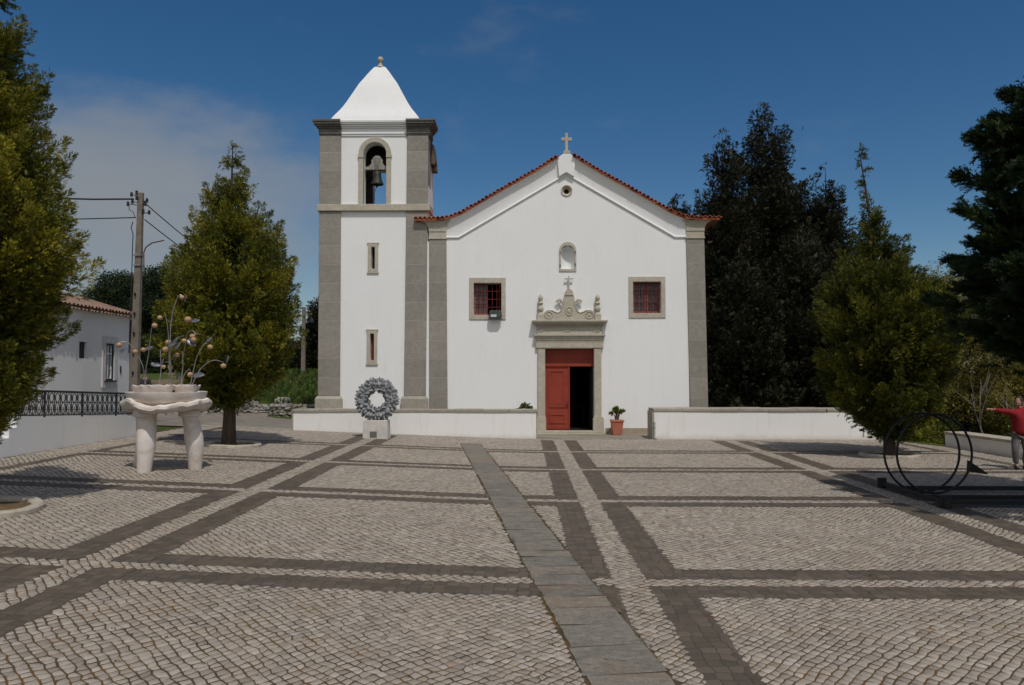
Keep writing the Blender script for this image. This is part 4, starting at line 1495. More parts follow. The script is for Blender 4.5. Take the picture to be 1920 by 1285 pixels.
# ---------------------------------------------------------------- foliage scattering
def scatter_mesh(name, mat, parent, tmpl, P, D, L, tint, seed=0, flat=0.35, U=None):
    """bake many small copies of a leaf spray (triangles) into one mesh. P,D: n x 3; L,tint: n"""
    g = np.random.default_rng(seed)
    n, T = len(P), len(tmpl)
    D = D / (np.linalg.norm(D, axis=1, keepdims=True) + 1e-9)
    up = (np.tile(np.array([0, 0, 1.0]), (n, 1)) if U is None else U) + g.normal(0, flat, (n, 3))
    S = np.cross(D, up)
    S /= (np.linalg.norm(S, axis=1, keepdims=True) + 1e-9)
    Nv = np.cross(S, D)
    tv = tmpl.reshape(-1, 3)                                    # (T*3, 3)
    V = P[:, None, :] + L[:, None, None] * (tv[None, :, 0:1] * D[:, None, :] + tv[None, :, 1:2] * S[:, None, :] + tv[None, :, 2:3] * Nv[:, None, :])
    V = V.reshape(-1, 3) - np.array(ORIGIN[parent.name] if parent else (0, 0, 0))
    nf = n * T
    me = bpy.data.meshes.new(name)
    me.vertices.add(nf * 3)
    me.vertices.foreach_set('co', V.astype(np.float32).ravel())
    me.loops.add(nf * 3)
    me.loops.foreach_set('vertex_index', np.arange(nf * 3, dtype=np.int32))
    me.polygons.add(nf)
    me.polygons.foreach_set('loop_start', np.arange(0, nf * 3, 3, dtype=np.int32))
    me.update(calc_edges=True)
    at = me.attributes.new('tint', 'FLOAT', 'FACE')
    at.data.foreach_set('value', np.repeat(tint, T).astype(np.float32))
    me.materials.append(MAT[mat])
    ob = bpy.data.objects.new(name, me)
    COL.objects.link(ob)
    if parent:
        ob.parent = parent
        ORIGIN[ob.name] = ORIGIN[parent.name]
    return ob


def tmpl_conifer(k=6, spread=.42, w=.05, seed=1, droop=0.0):
    g = random.Random(seed)
    tr = [[(0, -w * .5, 0), (0, w * .5, 0), (1.0, 0, .06 - droop)]]
    for i in range(k):
        x = .08 + .80 * i / k
        l = spread * (1 - .55 * x) * g.uniform(.8, 1.2)
        for s in (-1, 1):
            z = g.uniform(-.10, .16)
            x2 = x + l * g.uniform(.75, 1.0)
            tr.append([(x, 0, -droop * x * x), (x + w * 1.5, s * .01, .02 - droop * x * x), (x2, s * l * .62, z - droop * x2 * x2)])
    return np.array(tr, dtype=float)


def tmpl_leaves(k=9, size=.34, seed=2):
    g = random.Random(seed)
    tr = []
    for i in range(k):
        c = Vector((g.uniform(.0, 1), g.uniform(-.5, .5), g.uniform(-.5, .5)))
        a = Vector((g.gauss(0, 1), g.gauss(0, 1), g.gauss(0, 1))).normalized()
        b = a.orthogonal().normalized()
        b.rotate(Matrix.Rotation(g.uniform(0, 6.28), 3, a))
        tr.append([tuple(c - b * size * .22), tuple(c + b * size * .22), tuple(c + a * size)])
        tr.append([tuple(c - b * size * .22), tuple(c - a * size * .35), tuple(c + b * size * .22)])
    return np.array(tr, dtype=float)


def interp(prof, z):
    for (za, ra), (zb, rb) in zip(prof, prof[1:]):
        if z <= zb:
            return ra + (rb - ra) * (z - za) / (zb - za)
    return prof[-1][1]


def conifer(name, label, loc, prof, mat, seed, branches=260, per=34, L=(.16, .34), rise=.55, plume=.16, lobes=(), lean=(0, 0), trunk_r=.17,
            bark='bark', tmpl=None, group=None, tip_tint=.45, inner=.22, droop=0.0, cat='tree', bare=None, jag=.22, zflat=1.0):
    """prof: (z above the foot, crown radius) from the lowest branches up. A tapered trunk with branches, each branch a plume of small sprays."""
    t = thing(name, loc, label, cat, group)
    g = np.random.default_rng(seed)
    loc = np.array(loc, float)
    zmin, zmax = prof[0][0], prof[-1][0]
    tk = MB()
    hs = np.linspace(0, 1, 9)
    pts = [(loc[0] + lean[0] * h * h + (0.03 * math.sin(5 * h + seed) if h > 0 else 0), loc[1] + lean[1] * h * h, loc[2] - .15 + (zmax * .97 + .15) * h) for h in hs]
    rad = [max(.012, trunk_r * (1.18 if h == 0 else 1) * (1 - h) ** .8) for h in hs]
    tk.tube(pts, rad, 10)
    # candidates for branch heights, weighted by radius
    zz = g.uniform(zmin, zmax, branches * 6)
    rr = np.array([interp(prof, z) for z in zz])
    keep = g.uniform(0, max(r for _, r in prof), len(zz)) < (rr + .12)
    zz, rr = zz[keep][:branches], rr[keep][:branches]
    P, D, LL, TT, UU = [], [], [], [], []
    for z, r0 in zip(zz, rr):
        az = g.uniform(0, 2 * math.pi)
        mod = 1.0 + jag * (math.sin(3 * az + z * 1.7 + seed) * .35 + math.sin(2.2 * z + seed * 2 + az) * .45 + g.normal(0, .45))
        for (la, lz, lw, gain) in lobes:
            da = (az - la + math.pi) % (2 * math.pi) - math.pi
            mod += gain * math.exp(-(da / .6) ** 2 - ((z - lz) / lw) ** 2)
        r = max(.08, r0 * mod)
        tip_z = z + 0.0
        up = rise * (0.5 + 0.7 * (z - zmin) / (zmax - zmin)) * g.uniform(.7, 1.25)
        base_z = tip_z - r * up * .8
        f = max(0.0, base_z / zmax)
        bx, by = loc[0] + lean[0] * f * f, loc[1] + lean[1] * f * f
        out = np.array([math.cos(az), math.sin(az), 0])
        # branch curve: goes out, then turns up (or hangs)
        def curve(s):
            s = np.asarray(s)[:, None]
            return np.array([bx, by, loc[2] + base_z]) + out * r * s + np.array([0, 0, 1.0]) * (r * up * (.35 * s + .45 * s * s) - droop * r * s * s)
        if bare is None or g.uniform() < .25:
            c = curve([0, .35, .7])
            if r > .5:
                tk.tube([tuple(q) for q in c], [max(.008, .035 * r / 1.5), .02 * r / 1.5 + .004, .006], 5)
        plen = min(r * .85, plume * 4.2 * g.uniform(.75, 1.2))
        pr = plume * min(1.15, .35 + r / 1.6) * g.uniform(.75, 1.25)
        m = max(8, int(per * (plen / (plume * 4)) * (.35 + .65 * pr / plume)))
        q = g.uniform(0, 1, m) ** .85                                   # along the plume, 1 = tip
        s = 1 - plen / r * (1 - q)
        base = curve(s)
        tang = out * 1.0 + np.array([0, 0, 1.0]) * (up * (.35 + .9 * s) - 2 * droop * s)[:, None]
        tang = tang / np.linalg.norm(tang, axis=1, keepdims=True)
        e1 = np.cross(tang, np.array([0, 0, 1.0]))
        e1 /= np.linalg.norm(e1, axis=1, keepdims=True)
        e2 = np.cross(e1, tang)
        ph = g.uniform(0, 2 * np.pi, m)
        rad_dir = e1 * np.cos(ph)[:, None] + e2 * (np.sin(ph) * zflat)[:, None]
        rho = pr * np.clip(np.sin(np.pi * np.clip(q * .80 + .18, 0, 1)) * 1.08, .05, 1) * (.35 + .65 * np.sqrt(g.uniform(0, 1, m)))
        rho *= 1 + .35 * np.sin(ph * 3 + q * 9 + az * 5)
        P.append(base + rad_dir * rho[:, None])
        D.append(tang * .85 + rad_dir * .6 + g.normal(0, .24, (m, 3)))
        UU.append(rad_dir + out * .5 + np.array([0, 0, .25]))
        LL.append(g.uniform(L[0], L[1], m) * (1.0 - .2 * (z - zmin) / (zmax - zmin)))
        bt = g.normal(0, .10)
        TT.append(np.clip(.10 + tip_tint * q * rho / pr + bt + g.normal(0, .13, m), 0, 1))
        # a few loose sprays further in fill the heart of the crown
        mi = max(2, int(m * .22))
        s = g.uniform(.1, max(.15, 1 - plen / r * .5), mi)
        P.append(curve(s) + g.normal(0, pr * .8, (mi, 3)))
        D.append(out + g.normal(0, .6, (mi, 3)))
        UU.append(np.tile(out, (mi, 1)))
        LL.append(g.uniform(L[0], L[1], mi) * 1.7)
        TT.append(np.clip(g.normal(.1, .1, mi), 0, 1))
    tk.build('trunk', bark, t, smooth=True, normals=False)
    scatter_mesh('crown', mat, t, tmpl if tmpl is not None else tmpl_conifer(seed=seed), np.concatenate(P), np.concatenate(D), np.concatenate(LL), np.concatenate(TT), seed, flat=.35, U=np.concatenate(UU))
    return t


def broadleaf(name, label, loc, height, rad, mat, seed, n=9000, leaf=(.28, .5), trunk_r=.2, bark='greybark', clear=.25, group=None, cat='tree', squash=.8, clumps=40, fill=.75):
    """trunk, forking limbs, and clumps of leaves through the crown's volume"""
    t = thing(name, loc, label, cat, group)
    g = np.random.default_rng(seed)
    loc = np.array(loc, float)
    tk = MB()
    top = loc + np.array([0, 0, height * (clear + .15)])
    tk.tube([tuple(loc - [0, 0, .2]), tuple(loc + [.03, 0, height * clear * .6]), tuple(top)], [trunk_r * 1.2, trunk_r, trunk_r * .7], 9)
    cz = height * (clear + (1 - clear) * .5)
    hz = height * (1 - clear) * .5
    P, D, LL, TT = [], [], [], []
    for k in range(clumps):
        u = g.normal(0, 1, 3)
        u /= np.linalg.norm(u)
        q = g.uniform(.25, 1) ** .6
        c = loc + np.array([u[0] * rad * q * .82, u[1] * rad * q * .82, cz + u[2] * hz * q * .86])
        tk.tube([tuple(top - [0, 0, height * g.uniform(0, .12)]), tuple((top + c) / 2 + g.normal(0, .12 * rad, 3) * .5), tuple(c)], [trunk_r * .32, trunk_r * .2, .012], 5)
        cr = rad * g.uniform(.26, .46)
        m = int(n / clumps * g.uniform(.6, 1.4))
        w = g.normal(0, 1, (m, 3))
        w /= np.linalg.norm(w, axis=1, keepdims=True)
        w *= (g.uniform(0, 1, (m, 1)) ** (1 / 3 if fill > .5 else .5)) * cr
        w[:, 2] *= squash
        P.append(c + w)
        D.append(w + g.normal(0, .5, (m, 3)) * cr)
        LL.append(g.uniform(*leaf, m))
        TT.append(np.clip(.35 + g.normal(0, .2) + g.normal(0, .15, m), 0, 1))
    tk.build('trunk', bark, t, smooth=True, normals=False)
    scatter_mesh('crown', mat, t, tmpl_leaves(seed=seed), np.concatenate(P), np.concatenate(D), np.concatenate(LL), np.concatenate(TT), seed, flat=2.0)
    return t


def ring_kerb(label, x, y, r=.80):
    z = gz(x)
    t = thing('tree_kerb', (x, y, z), label, 'tree kerb', 'round kerbs about the trees of the square')
    k = MB()
    n = 40
    k.lathe([(r - .17, -.1), (r - .17, .05), (r - .14, .085), (r - .03, .09), (r, .06), (r + .01, -.1)], (x, y, z), n, cap=False,
            fr=lambda a, q: 1 + .012 * math.sin(3 * a + x), fz=lambda a, q: (gz(x + r * math.cos(a)) - z) + .006 * math.sin(7 * a))
    k.build('kerb', 'kerb', t, smooth=True)
    s = MB()
    s.lathe([(r - .16, .015), (r * .5, .03), (.1, .05)], (x, y, z), 24, cap=True)
    s.build('soil', 'soil', t)
    return t


G1 = 'conifers planted round the square'
G2 = 'dark cypresses behind the church'
TC = tmpl_conifer(4, .50, .13, 1)
TP = tmpl_conifer(3, .55, .20, 2)
TF = tmpl_conifer(8, .36, .085, 4, droop=.12)
ring_kerb('round pale kerb at the left edge, under the big golden conifer', -8.2, 11.7, .84)
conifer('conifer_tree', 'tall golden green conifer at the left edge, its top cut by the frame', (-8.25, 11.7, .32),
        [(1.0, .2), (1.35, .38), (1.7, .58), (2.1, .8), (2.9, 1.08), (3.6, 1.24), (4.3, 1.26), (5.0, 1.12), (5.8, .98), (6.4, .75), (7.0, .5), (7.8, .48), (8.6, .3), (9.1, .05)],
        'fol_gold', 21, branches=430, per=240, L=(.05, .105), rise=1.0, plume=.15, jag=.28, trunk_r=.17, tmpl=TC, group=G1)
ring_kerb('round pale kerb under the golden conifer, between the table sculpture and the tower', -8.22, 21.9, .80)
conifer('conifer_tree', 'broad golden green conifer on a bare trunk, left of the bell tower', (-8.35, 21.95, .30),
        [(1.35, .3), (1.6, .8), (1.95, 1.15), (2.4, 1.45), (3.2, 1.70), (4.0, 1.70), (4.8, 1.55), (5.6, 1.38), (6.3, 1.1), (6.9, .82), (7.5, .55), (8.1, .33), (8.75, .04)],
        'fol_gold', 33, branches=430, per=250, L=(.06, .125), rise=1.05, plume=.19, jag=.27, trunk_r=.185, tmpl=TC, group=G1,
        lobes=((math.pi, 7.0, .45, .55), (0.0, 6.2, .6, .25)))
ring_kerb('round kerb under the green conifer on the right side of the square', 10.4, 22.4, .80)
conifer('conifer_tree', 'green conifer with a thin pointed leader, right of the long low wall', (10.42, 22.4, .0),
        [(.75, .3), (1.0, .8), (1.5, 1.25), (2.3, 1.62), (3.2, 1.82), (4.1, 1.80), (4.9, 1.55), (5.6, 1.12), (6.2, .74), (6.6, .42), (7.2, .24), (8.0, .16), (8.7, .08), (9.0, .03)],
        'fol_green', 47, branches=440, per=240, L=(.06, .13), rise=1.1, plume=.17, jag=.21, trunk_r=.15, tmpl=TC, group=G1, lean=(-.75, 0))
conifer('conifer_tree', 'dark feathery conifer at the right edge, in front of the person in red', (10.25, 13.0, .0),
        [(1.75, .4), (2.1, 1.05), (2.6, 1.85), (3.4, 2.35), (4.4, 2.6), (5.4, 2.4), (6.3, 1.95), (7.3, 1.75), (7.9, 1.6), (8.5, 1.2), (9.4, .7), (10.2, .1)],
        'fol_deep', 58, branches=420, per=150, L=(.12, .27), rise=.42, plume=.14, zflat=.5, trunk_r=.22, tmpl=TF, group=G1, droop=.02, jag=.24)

# cypresses behind the church
TK = tmpl_leaves(8, .40, 9)
for i, (lab, x, y, h, r_) in enumerate((
        ('tallest dark cypress behind the right end of the church', 11.75, 38.0, 16.0, 2.75),
        ('dark cypress close behind the right eave, lower than the tallest', 9.6, 37.4, 14.5, 2.4),
        ('dark cypress right of the tallest, its pointed top standing free', 15.0, 38.6, 13.2, 1.9),
        ('small dark cypress top just above the right eave tiles', 7.8, 39.5, 11.7, 2.4),
        ('dark bushy cypress low behind the long white wall, filling the front of the group', 12.4, 35.2, 9.2, 2.5),
        ('dark bushy cypress low beside the right church corner', 9.7, 34.6, 8.0, 2.1),
        ('dark cypress between the tallest one and the free pointed top', 13.4, 39.4, 13.6, 2.0))):
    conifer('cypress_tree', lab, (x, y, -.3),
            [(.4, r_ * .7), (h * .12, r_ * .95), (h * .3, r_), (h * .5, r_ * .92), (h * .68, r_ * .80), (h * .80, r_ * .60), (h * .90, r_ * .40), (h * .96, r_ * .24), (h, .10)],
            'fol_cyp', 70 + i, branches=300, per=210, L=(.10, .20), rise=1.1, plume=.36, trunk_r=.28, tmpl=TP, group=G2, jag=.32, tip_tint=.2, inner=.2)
# far thin cypress and dark bushes left of the tower
conifer('cypress_tree', 'slim far cypress just left of the tower, behind the second pole', (-13.3, 50, 1.7),
        [(.2, .8), (1.0, 1.15), (2.5, 1.05), (4.0, .75), (5.2, .38), (5.9, .05)], 'fol_cyp', 91, branches=110, per=80, L=(.2, .4), rise=1.6, plume=.2, trunk_r=.15, tmpl=TC, jag=.3)
broadleaf('dark_bush', 'dark evergreen bush beside the foot of the slim far cypress', (-15.0, 49, 1.7), 3.6, 1.5, 'fol_cyp', 92, 2600, (.25, .42), .1, clear=.05, cat='bush', clumps=18)
broadleaf('dark_bush', 'dark evergreen bush half hidden behind the golden conifer by the tower', (-17.2, 50, 1.8), 3.9, 1.9, 'fol_cyp', 93, 3000, (.25, .45), .1, clear=.05, cat='bush', clumps=20)
# broadleaf trees beyond the house
broadleaf('broadleaf_tree', 'dark round tree rising behind the white house roof', (-27.3, 52, 1.6), 7.6, 2.6, 'fol_broad', 101, 6000, (.3, .5), .25, group='trees beyond the white house')
broadleaf('broadleaf_tree', 'dark tree behind the concrete pole, right of the round one', (-23.2, 50, 1.6), 7.4, 2.6, 'fol_broad', 102, 6000, (.3, .5), .25, group='trees beyond the white house')
broadleaf('broadleaf_tree', 'dark tree seen low through the golden conifer by the tower', (-20.2, 53, 1.8), 5.6, 2.3, 'fol_broad', 103, 5000, (.3, .5), .2, group='trees beyond the white house')
broadleaf('dark_bush', 'dark green bush on the bank, seen between the metal stems', (-22.4, 46.5, 1.6), 3.4, 1.7, 'fol_broad', 104, 3500, (.22, .36), .1, clear=.03, cat='bush', clumps=22)
broadleaf('dark_bush', 'dark green bush on the bank behind the golden conifer trunk', (-19.8, 47.5, 1.7), 3.2, 1.7, 'fol_broad', 105, 3500, (.22, .36), .1, clear=.03, cat='bush', clumps=22)
# olive toned trees and undergrowth at the right
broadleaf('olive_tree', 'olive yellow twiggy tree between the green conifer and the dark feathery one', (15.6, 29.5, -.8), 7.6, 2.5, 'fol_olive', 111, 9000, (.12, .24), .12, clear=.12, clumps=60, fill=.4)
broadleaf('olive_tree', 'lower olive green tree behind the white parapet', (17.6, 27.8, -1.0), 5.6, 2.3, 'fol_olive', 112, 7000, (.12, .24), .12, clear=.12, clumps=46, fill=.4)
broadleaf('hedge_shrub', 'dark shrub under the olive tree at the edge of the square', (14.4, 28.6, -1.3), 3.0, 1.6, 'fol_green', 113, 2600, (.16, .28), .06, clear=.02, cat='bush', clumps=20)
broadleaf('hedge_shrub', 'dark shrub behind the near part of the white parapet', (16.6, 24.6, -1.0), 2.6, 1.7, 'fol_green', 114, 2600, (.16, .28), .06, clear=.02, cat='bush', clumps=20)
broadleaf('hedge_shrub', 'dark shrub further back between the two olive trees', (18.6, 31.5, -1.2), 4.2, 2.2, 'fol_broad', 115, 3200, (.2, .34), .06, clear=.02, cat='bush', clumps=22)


def twig_tree(name, label, loc, h, seed, spread=.6, bark='palebark', r0=.06, depth=4, lean=(0, 0)):
    t = thing(name, loc, label, 'tree')
    g = random.Random(seed)
    mb = MB()

    def grow(p, d, l, r, k):
        q = p + d * l * .5 + Vector((g.gauss(0, .04), g.gauss(0, .04), g.gauss(0, .03))) * l
        e = p + d * l
        mb.tube([tuple(p), tuple(q), tuple(e)], [r, r * .85, r * .65], 6 if k > 1 else 4)
        if k == 0:
            return
        for _ in range(2 if k > 2 else 3):
            nd = (d + Vector((g.gauss(0, spread), g.gauss(0, spread), g.gauss(.05, spread * .6)))).normalized()
            grow(p + d * l * g.uniform(.6, 1), nd, l * g.uniform(.55, .8), r * .6, k - 1)
    grow(Vector(loc) - Vector((0, 0, .2)), Vector((lean[0], lean[1], 1)).normalized(), h * .42, r0, depth)
    mb.build('branches', bark, t, smooth=True, normals=False)


twig_tree('bare_tree', 'bare twiggy tree reaching out beside the dark feathery conifer', (18.5, 30.5, -1.1), 7.2, 4, .55, 'greybark', .12, 5, (-.12, 0))
twig_tree('sapling', 'pale thin sapling behind the middle of the white parapet', (14.75, 25.0, -.5), 4.0, 8, .30, 'palebark', .04, 2, (-.16, 0))
twig_tree('sapling', 'pale forked sapling beside the person in red', (15.3, 24.2, -.5), 3.6, 12, .34, 'palebark', .04, 2, (-.06, 0))

# grass on the bank
def build_grass():
    g = np.random.default_rng(5)
    n = 9000
    x = g.uniform(-24, -7.6, n)
    y = 35.6 + 12 * g.uniform(0, 1, n)
    keep = np.abs(x + 14.2 + (y - 34) * .55) > 2.6
    x, y = x[keep], y[keep]
    P = np.array([(a, b, terrain_z(a, b)) for a, b in zip(x, y)])
    D = np.tile(np.array([0, 0, 1.0]), (len(x), 1)) + g.normal(0, .35, (len(x), 3))
    o = scatter_mesh('grass', 'fol_grass', None, tmpl_conifer(4, .5, .10, 3), P, D, g.uniform(.15, .42, len(x)), g.uniform(.1, .9, len(x)), 6, flat=2)
    tag(o, 'rough green grass on the bank behind the rubble wall', 'grass', kind='stuff')


build_grass()


def build_weeds():
    g = np.random.default_rng(8)
    n = 260
    x, y = g.uniform(-5, 7, n), 5.6 + 8 * g.uniform(0, 1, n) ** 1.6
    k = 130                                                        # many along the edges of the slab path
    u = g.uniform(.45, .98, k)
    d = (PATH_B - PATH_A).normalized()
    x[:k] = PATH_A.x + (PATH_B.x - PATH_A.x) * u + d.y * .345 * g.choice([-1, 1], k) + g.normal(0, .006, k)
    y[:k] = PATH_A.y + (PATH_B.y - PATH_A.y) * u - d.x * .345 * g.choice([-1, 1], k) * 0
    P = np.repeat(np.stack([x, y, np.array([gz(a) for a in x])], 1), 7, 0) + g.normal(0, 1, (n * 7, 3)) * np.array([.014, .014, 0])
    D = np.tile(np.array([0, 0, 1.0]), (n * 7, 1)) + g.normal(0, .7, (n * 7, 3))
    D[:, 2] = np.abs(D[:, 2]) + .2
    o = scatter_mesh('weeds', 'fol_grass', None, tmpl_conifer(2, .5, .16, 5), P, D, g.uniform(.012, .034, n * 7), g.uniform(.2, 1, n * 7), 9, flat=2)
    tag(o, 'tiny weeds growing in the joints of the square', 'weeds', kind='stuff')


build_weeds()


# ---------------------------------------------------------------- rubble walls
def rock(mb, c, s, g):
    n, m = 7, 5
    ph = [g.uniform(.75, 1.2) for _ in range(n * (m + 1))]
    rot = g.uniform(0, 3.14)
    vs, fs = [], []
    for k in range(m + 1):
        p = math.pi * k / m
        for i in range(n):
            a = 2 * math.pi * i / n
            q = ph[k * n + (i if 0 < k < m else 0)]
            sx, sz = math.sin(p), math.cos(p)
            x = math.copysign(abs(sx * math.cos(a + rot)) ** .7, math.cos(a + rot)) * q
            y = math.copysign(abs(sx * math.sin(a + rot)) ** .7, math.sin(a + rot)) * q
            vs.append((c[0] + s[0] * x, c[1] + s[1] * y, c[2] + s[2] * math.copysign(abs(sz) ** .7, sz) * q))
    for k in range(m):
        for i in range(n):
            j = (i + 1) % n
            fs.append((k * n + i, (k + 1) * n + i, (k + 1) * n + j, k * n + j))
    mb.add(vs, fs)


def rubble(name, label, x0, x1, yf, zf, h, seed, size=.11):
    t = thing(name, ((x0 + x1) / 2, yf((x0 + x1) / 2), zf((x0 + x1) / 2)), label, 'stone wall')
    g = random.Random(seed)
    mb = MB()
    z = 0
    while z < h:
        x = x0
        while x < x1:
            w = g.uniform(.7, 1.7) * size
            rock(mb, (x, yf(x) + g.uniform(-.05, .05), zf(x) + z + g.uniform(-.02, .03)), (w, size * 1.3, size * g.uniform(.55, .85)), g)
            x += w * 1.75
        z += size * 1.15
    mb.build('stones', 'rock', t, normals=False)
    return t


rubble('rubble_wall', 'dry rubble wall beside the road, left of the tower', -14.6, -8.4, lambda x: 34.9 + .12 * (x + 9), lambda x: .36, .52, 3)
rubble('rubble_wall', 'far pale rubble wall above the table sculpture, by the concrete pole', -24.0, -18.6, lambda x: 45.0, lambda x: 1.70, .42, 4, .13)
for i, (x, y, z, s, lab) in enumerate(((-11.2, 36.2, .98, .36, 'pale boulder lying on the bank above the rubble wall'), (-15.3, 33.9, .50, .42, 'big pale boulder at the left end of the rubble wall, beside the tree'),
                                       (-13.6, 36.6, .98, .30, 'small boulder on bare earth near the golden conifer trunk'), (-16.4, 33.4, .46, .34, 'boulder seen between the legs of the table sculpture'))):
    mb = MB()
    rock(mb, (x, y, z), (s, s * .8, s * .65), random.Random(40 + i))
    o = mb.build('boulder', 'rock', origin=(x, y, z), normals=False)
    tag(o, lab, 'boulder', 'boulders along the rubble wall')


# ---------------------------------------------------------------- poles and cables
def build_poles():
    p = thing('utility_pole', (-12.85, 25.5, .6), 'tall concrete utility pole with insulators beside the white house', 'utility pole')
    q = MB()
    v = []
    for z, x, w in ((.4, -12.87, .150), (8.35, -12.74, .082)):
        v += [(x - w, 25.5 - w * .8, z), (x + w, 25.5 - w * .8, z), (x + w, 25.5 + w * .8, z), (x - w, 25.5 + w * .8, z)]
    q.add(v, [(0, 1, 5, 4), (1, 2, 6, 5), (2, 3, 7, 6), (3, 0, 4, 7), (4, 5, 6, 7)])
    q.build('shaft', 'concrete', p, bevel=.015)
    for z in (2.3, 2.95, 3.6, 4.25, 4.9):
        MB().box(-12.87 + .012 * (z - 2), -12.82 + .012 * (z - 2), 25.5 - .155, 25.5 - .12, z, z + .10).build('step_hole', 'dark', p)
    for z in (5.90, 6.23):
        MB().box(-12.90, -12.66, 25.5 - .125, 25.5 + .125, z, z + .035).build('steel_band', 'steel', p)
    for dx, dz, dy in ((-.28, 8.28, -.05), (-.16, 8.36, .05), (-.27, 8.06, 0), (-.07, 8.15, -.12), (.16, 7.98, 0), (.19, 8.10, .05), (.12, 7.72, -.05), (.27, 7.70, .05), (-.42, 7.98, 0)):
        i = MB().lathe([(.03, -.07), (.055, -.05), (.03, -.02), (.055, .0), (.03, .03), (.05, .05), (.02, .08)], (-12.75 + dx, 25.5 + dy, dz), 8)
        i.tube([(-12.75 + dx, 25.5 + dy, dz), (-12.75, 25.5, dz - .06)], .014, 5)
        i.build('insulator', 'iron', p)
    w = MB()
    w.tube([(-13.1, 25.42, 8.0), (-13.08, 25.42, 7.75), (-12.95, 25.40, 7.70), (-12.86, 25.38, 7.5)], .012, 5)
    w.tube([(-12.92, 25.36, 7.35), (-12.98, 25.36, 7.15), (-12.91, 25.36, 6.95), (-12.935, 25.35, 5.0), (-12.97, 25.34, 3.0)], .016, 5)
    w.build('down_cable', 'iron', p)
    a = MB().tube([(-12.60, 25.5, 5.80), (-12.60, 25.48, 6.35), (-12.52, 25.45, 6.52), (-12.28, 25.40, 6.66), (-11.85, 25.3, 6.72)], .022, 7)
    a.build('lamp_arm', 'brick', p)

    def cable(label, a, b, sag, r=.017):
        a, b = Vector(a), Vector(b)
        pts = []
        for i in range(17):
            u = i / 16
            c = a.lerp(b, u)
            c.z -= sag * 4 * u * (1 - u)
            pts.append(tuple(c))
        mb = MB()
        o = Vector(pts[8])
        mb.tube(pts, r, 6)
        ob = mb.build('power_cable', 'iron', origin=tuple(o), normals=False)
        tag(ob, label, 'power cable', 'power cables')
    cable('thick upper power cable running left from the concrete pole', (-12.98, 25.5, 8.14), (-34, 24.0, 13.0), 1.4, .028)
    cable('thin lower power cable running left from the concrete pole', (-12.9, 25.5, 7.52), (-34, 24.0, 8.0), .35, .018)
    cable('power cable from the concrete pole into the golden conifer, upper one', (-12.6, 25.5, 8.0), (-12.85, 44.9, 6.1), .5, .017)
    cable('power cable from the concrete pole into the golden conifer, lower one', (-12.6, 25.5, 7.45), (-12.88, 44.9, 5.9), .5, .017)

    p = thing('utility_pole', (-12.8, 45, .55), 'thin far pole with a yellow band, left of the tower', 'utility pole')
    v = []
    for z, w in ((.5, .13), (6.15, .08)):
        v += [(-12.8 - w, 45 - w, z), (-12.8 + w, 45 - w, z), (-12.8 + w, 45 + w, z), (-12.8 - w, 45 + w, z)]
    MB().add(v, [(0, 1, 5, 4), (1, 2, 6, 5), (2, 3, 7, 6), (3, 0, 4, 7), (4, 5, 6, 7)]).build('shaft', 'concrete', p)
    MB().box(-12.93, -12.67, 44.87, 45.13, 1.95, 2.12).build('yellow_band', 'yellow', p)
    MB().tube([(-12.8, 44.9, 5.6), (-12.5, 44.8, 5.7), (-12.3, 44.8, 5.5)], .02, 5).lathe([(.05, 5.2), (.14, 5.25), (.12, 5.42), (.04, 5.5)], (-12.28, 44.8, 0), 10).build('street_lamp', 'iron', p)


build_poles()


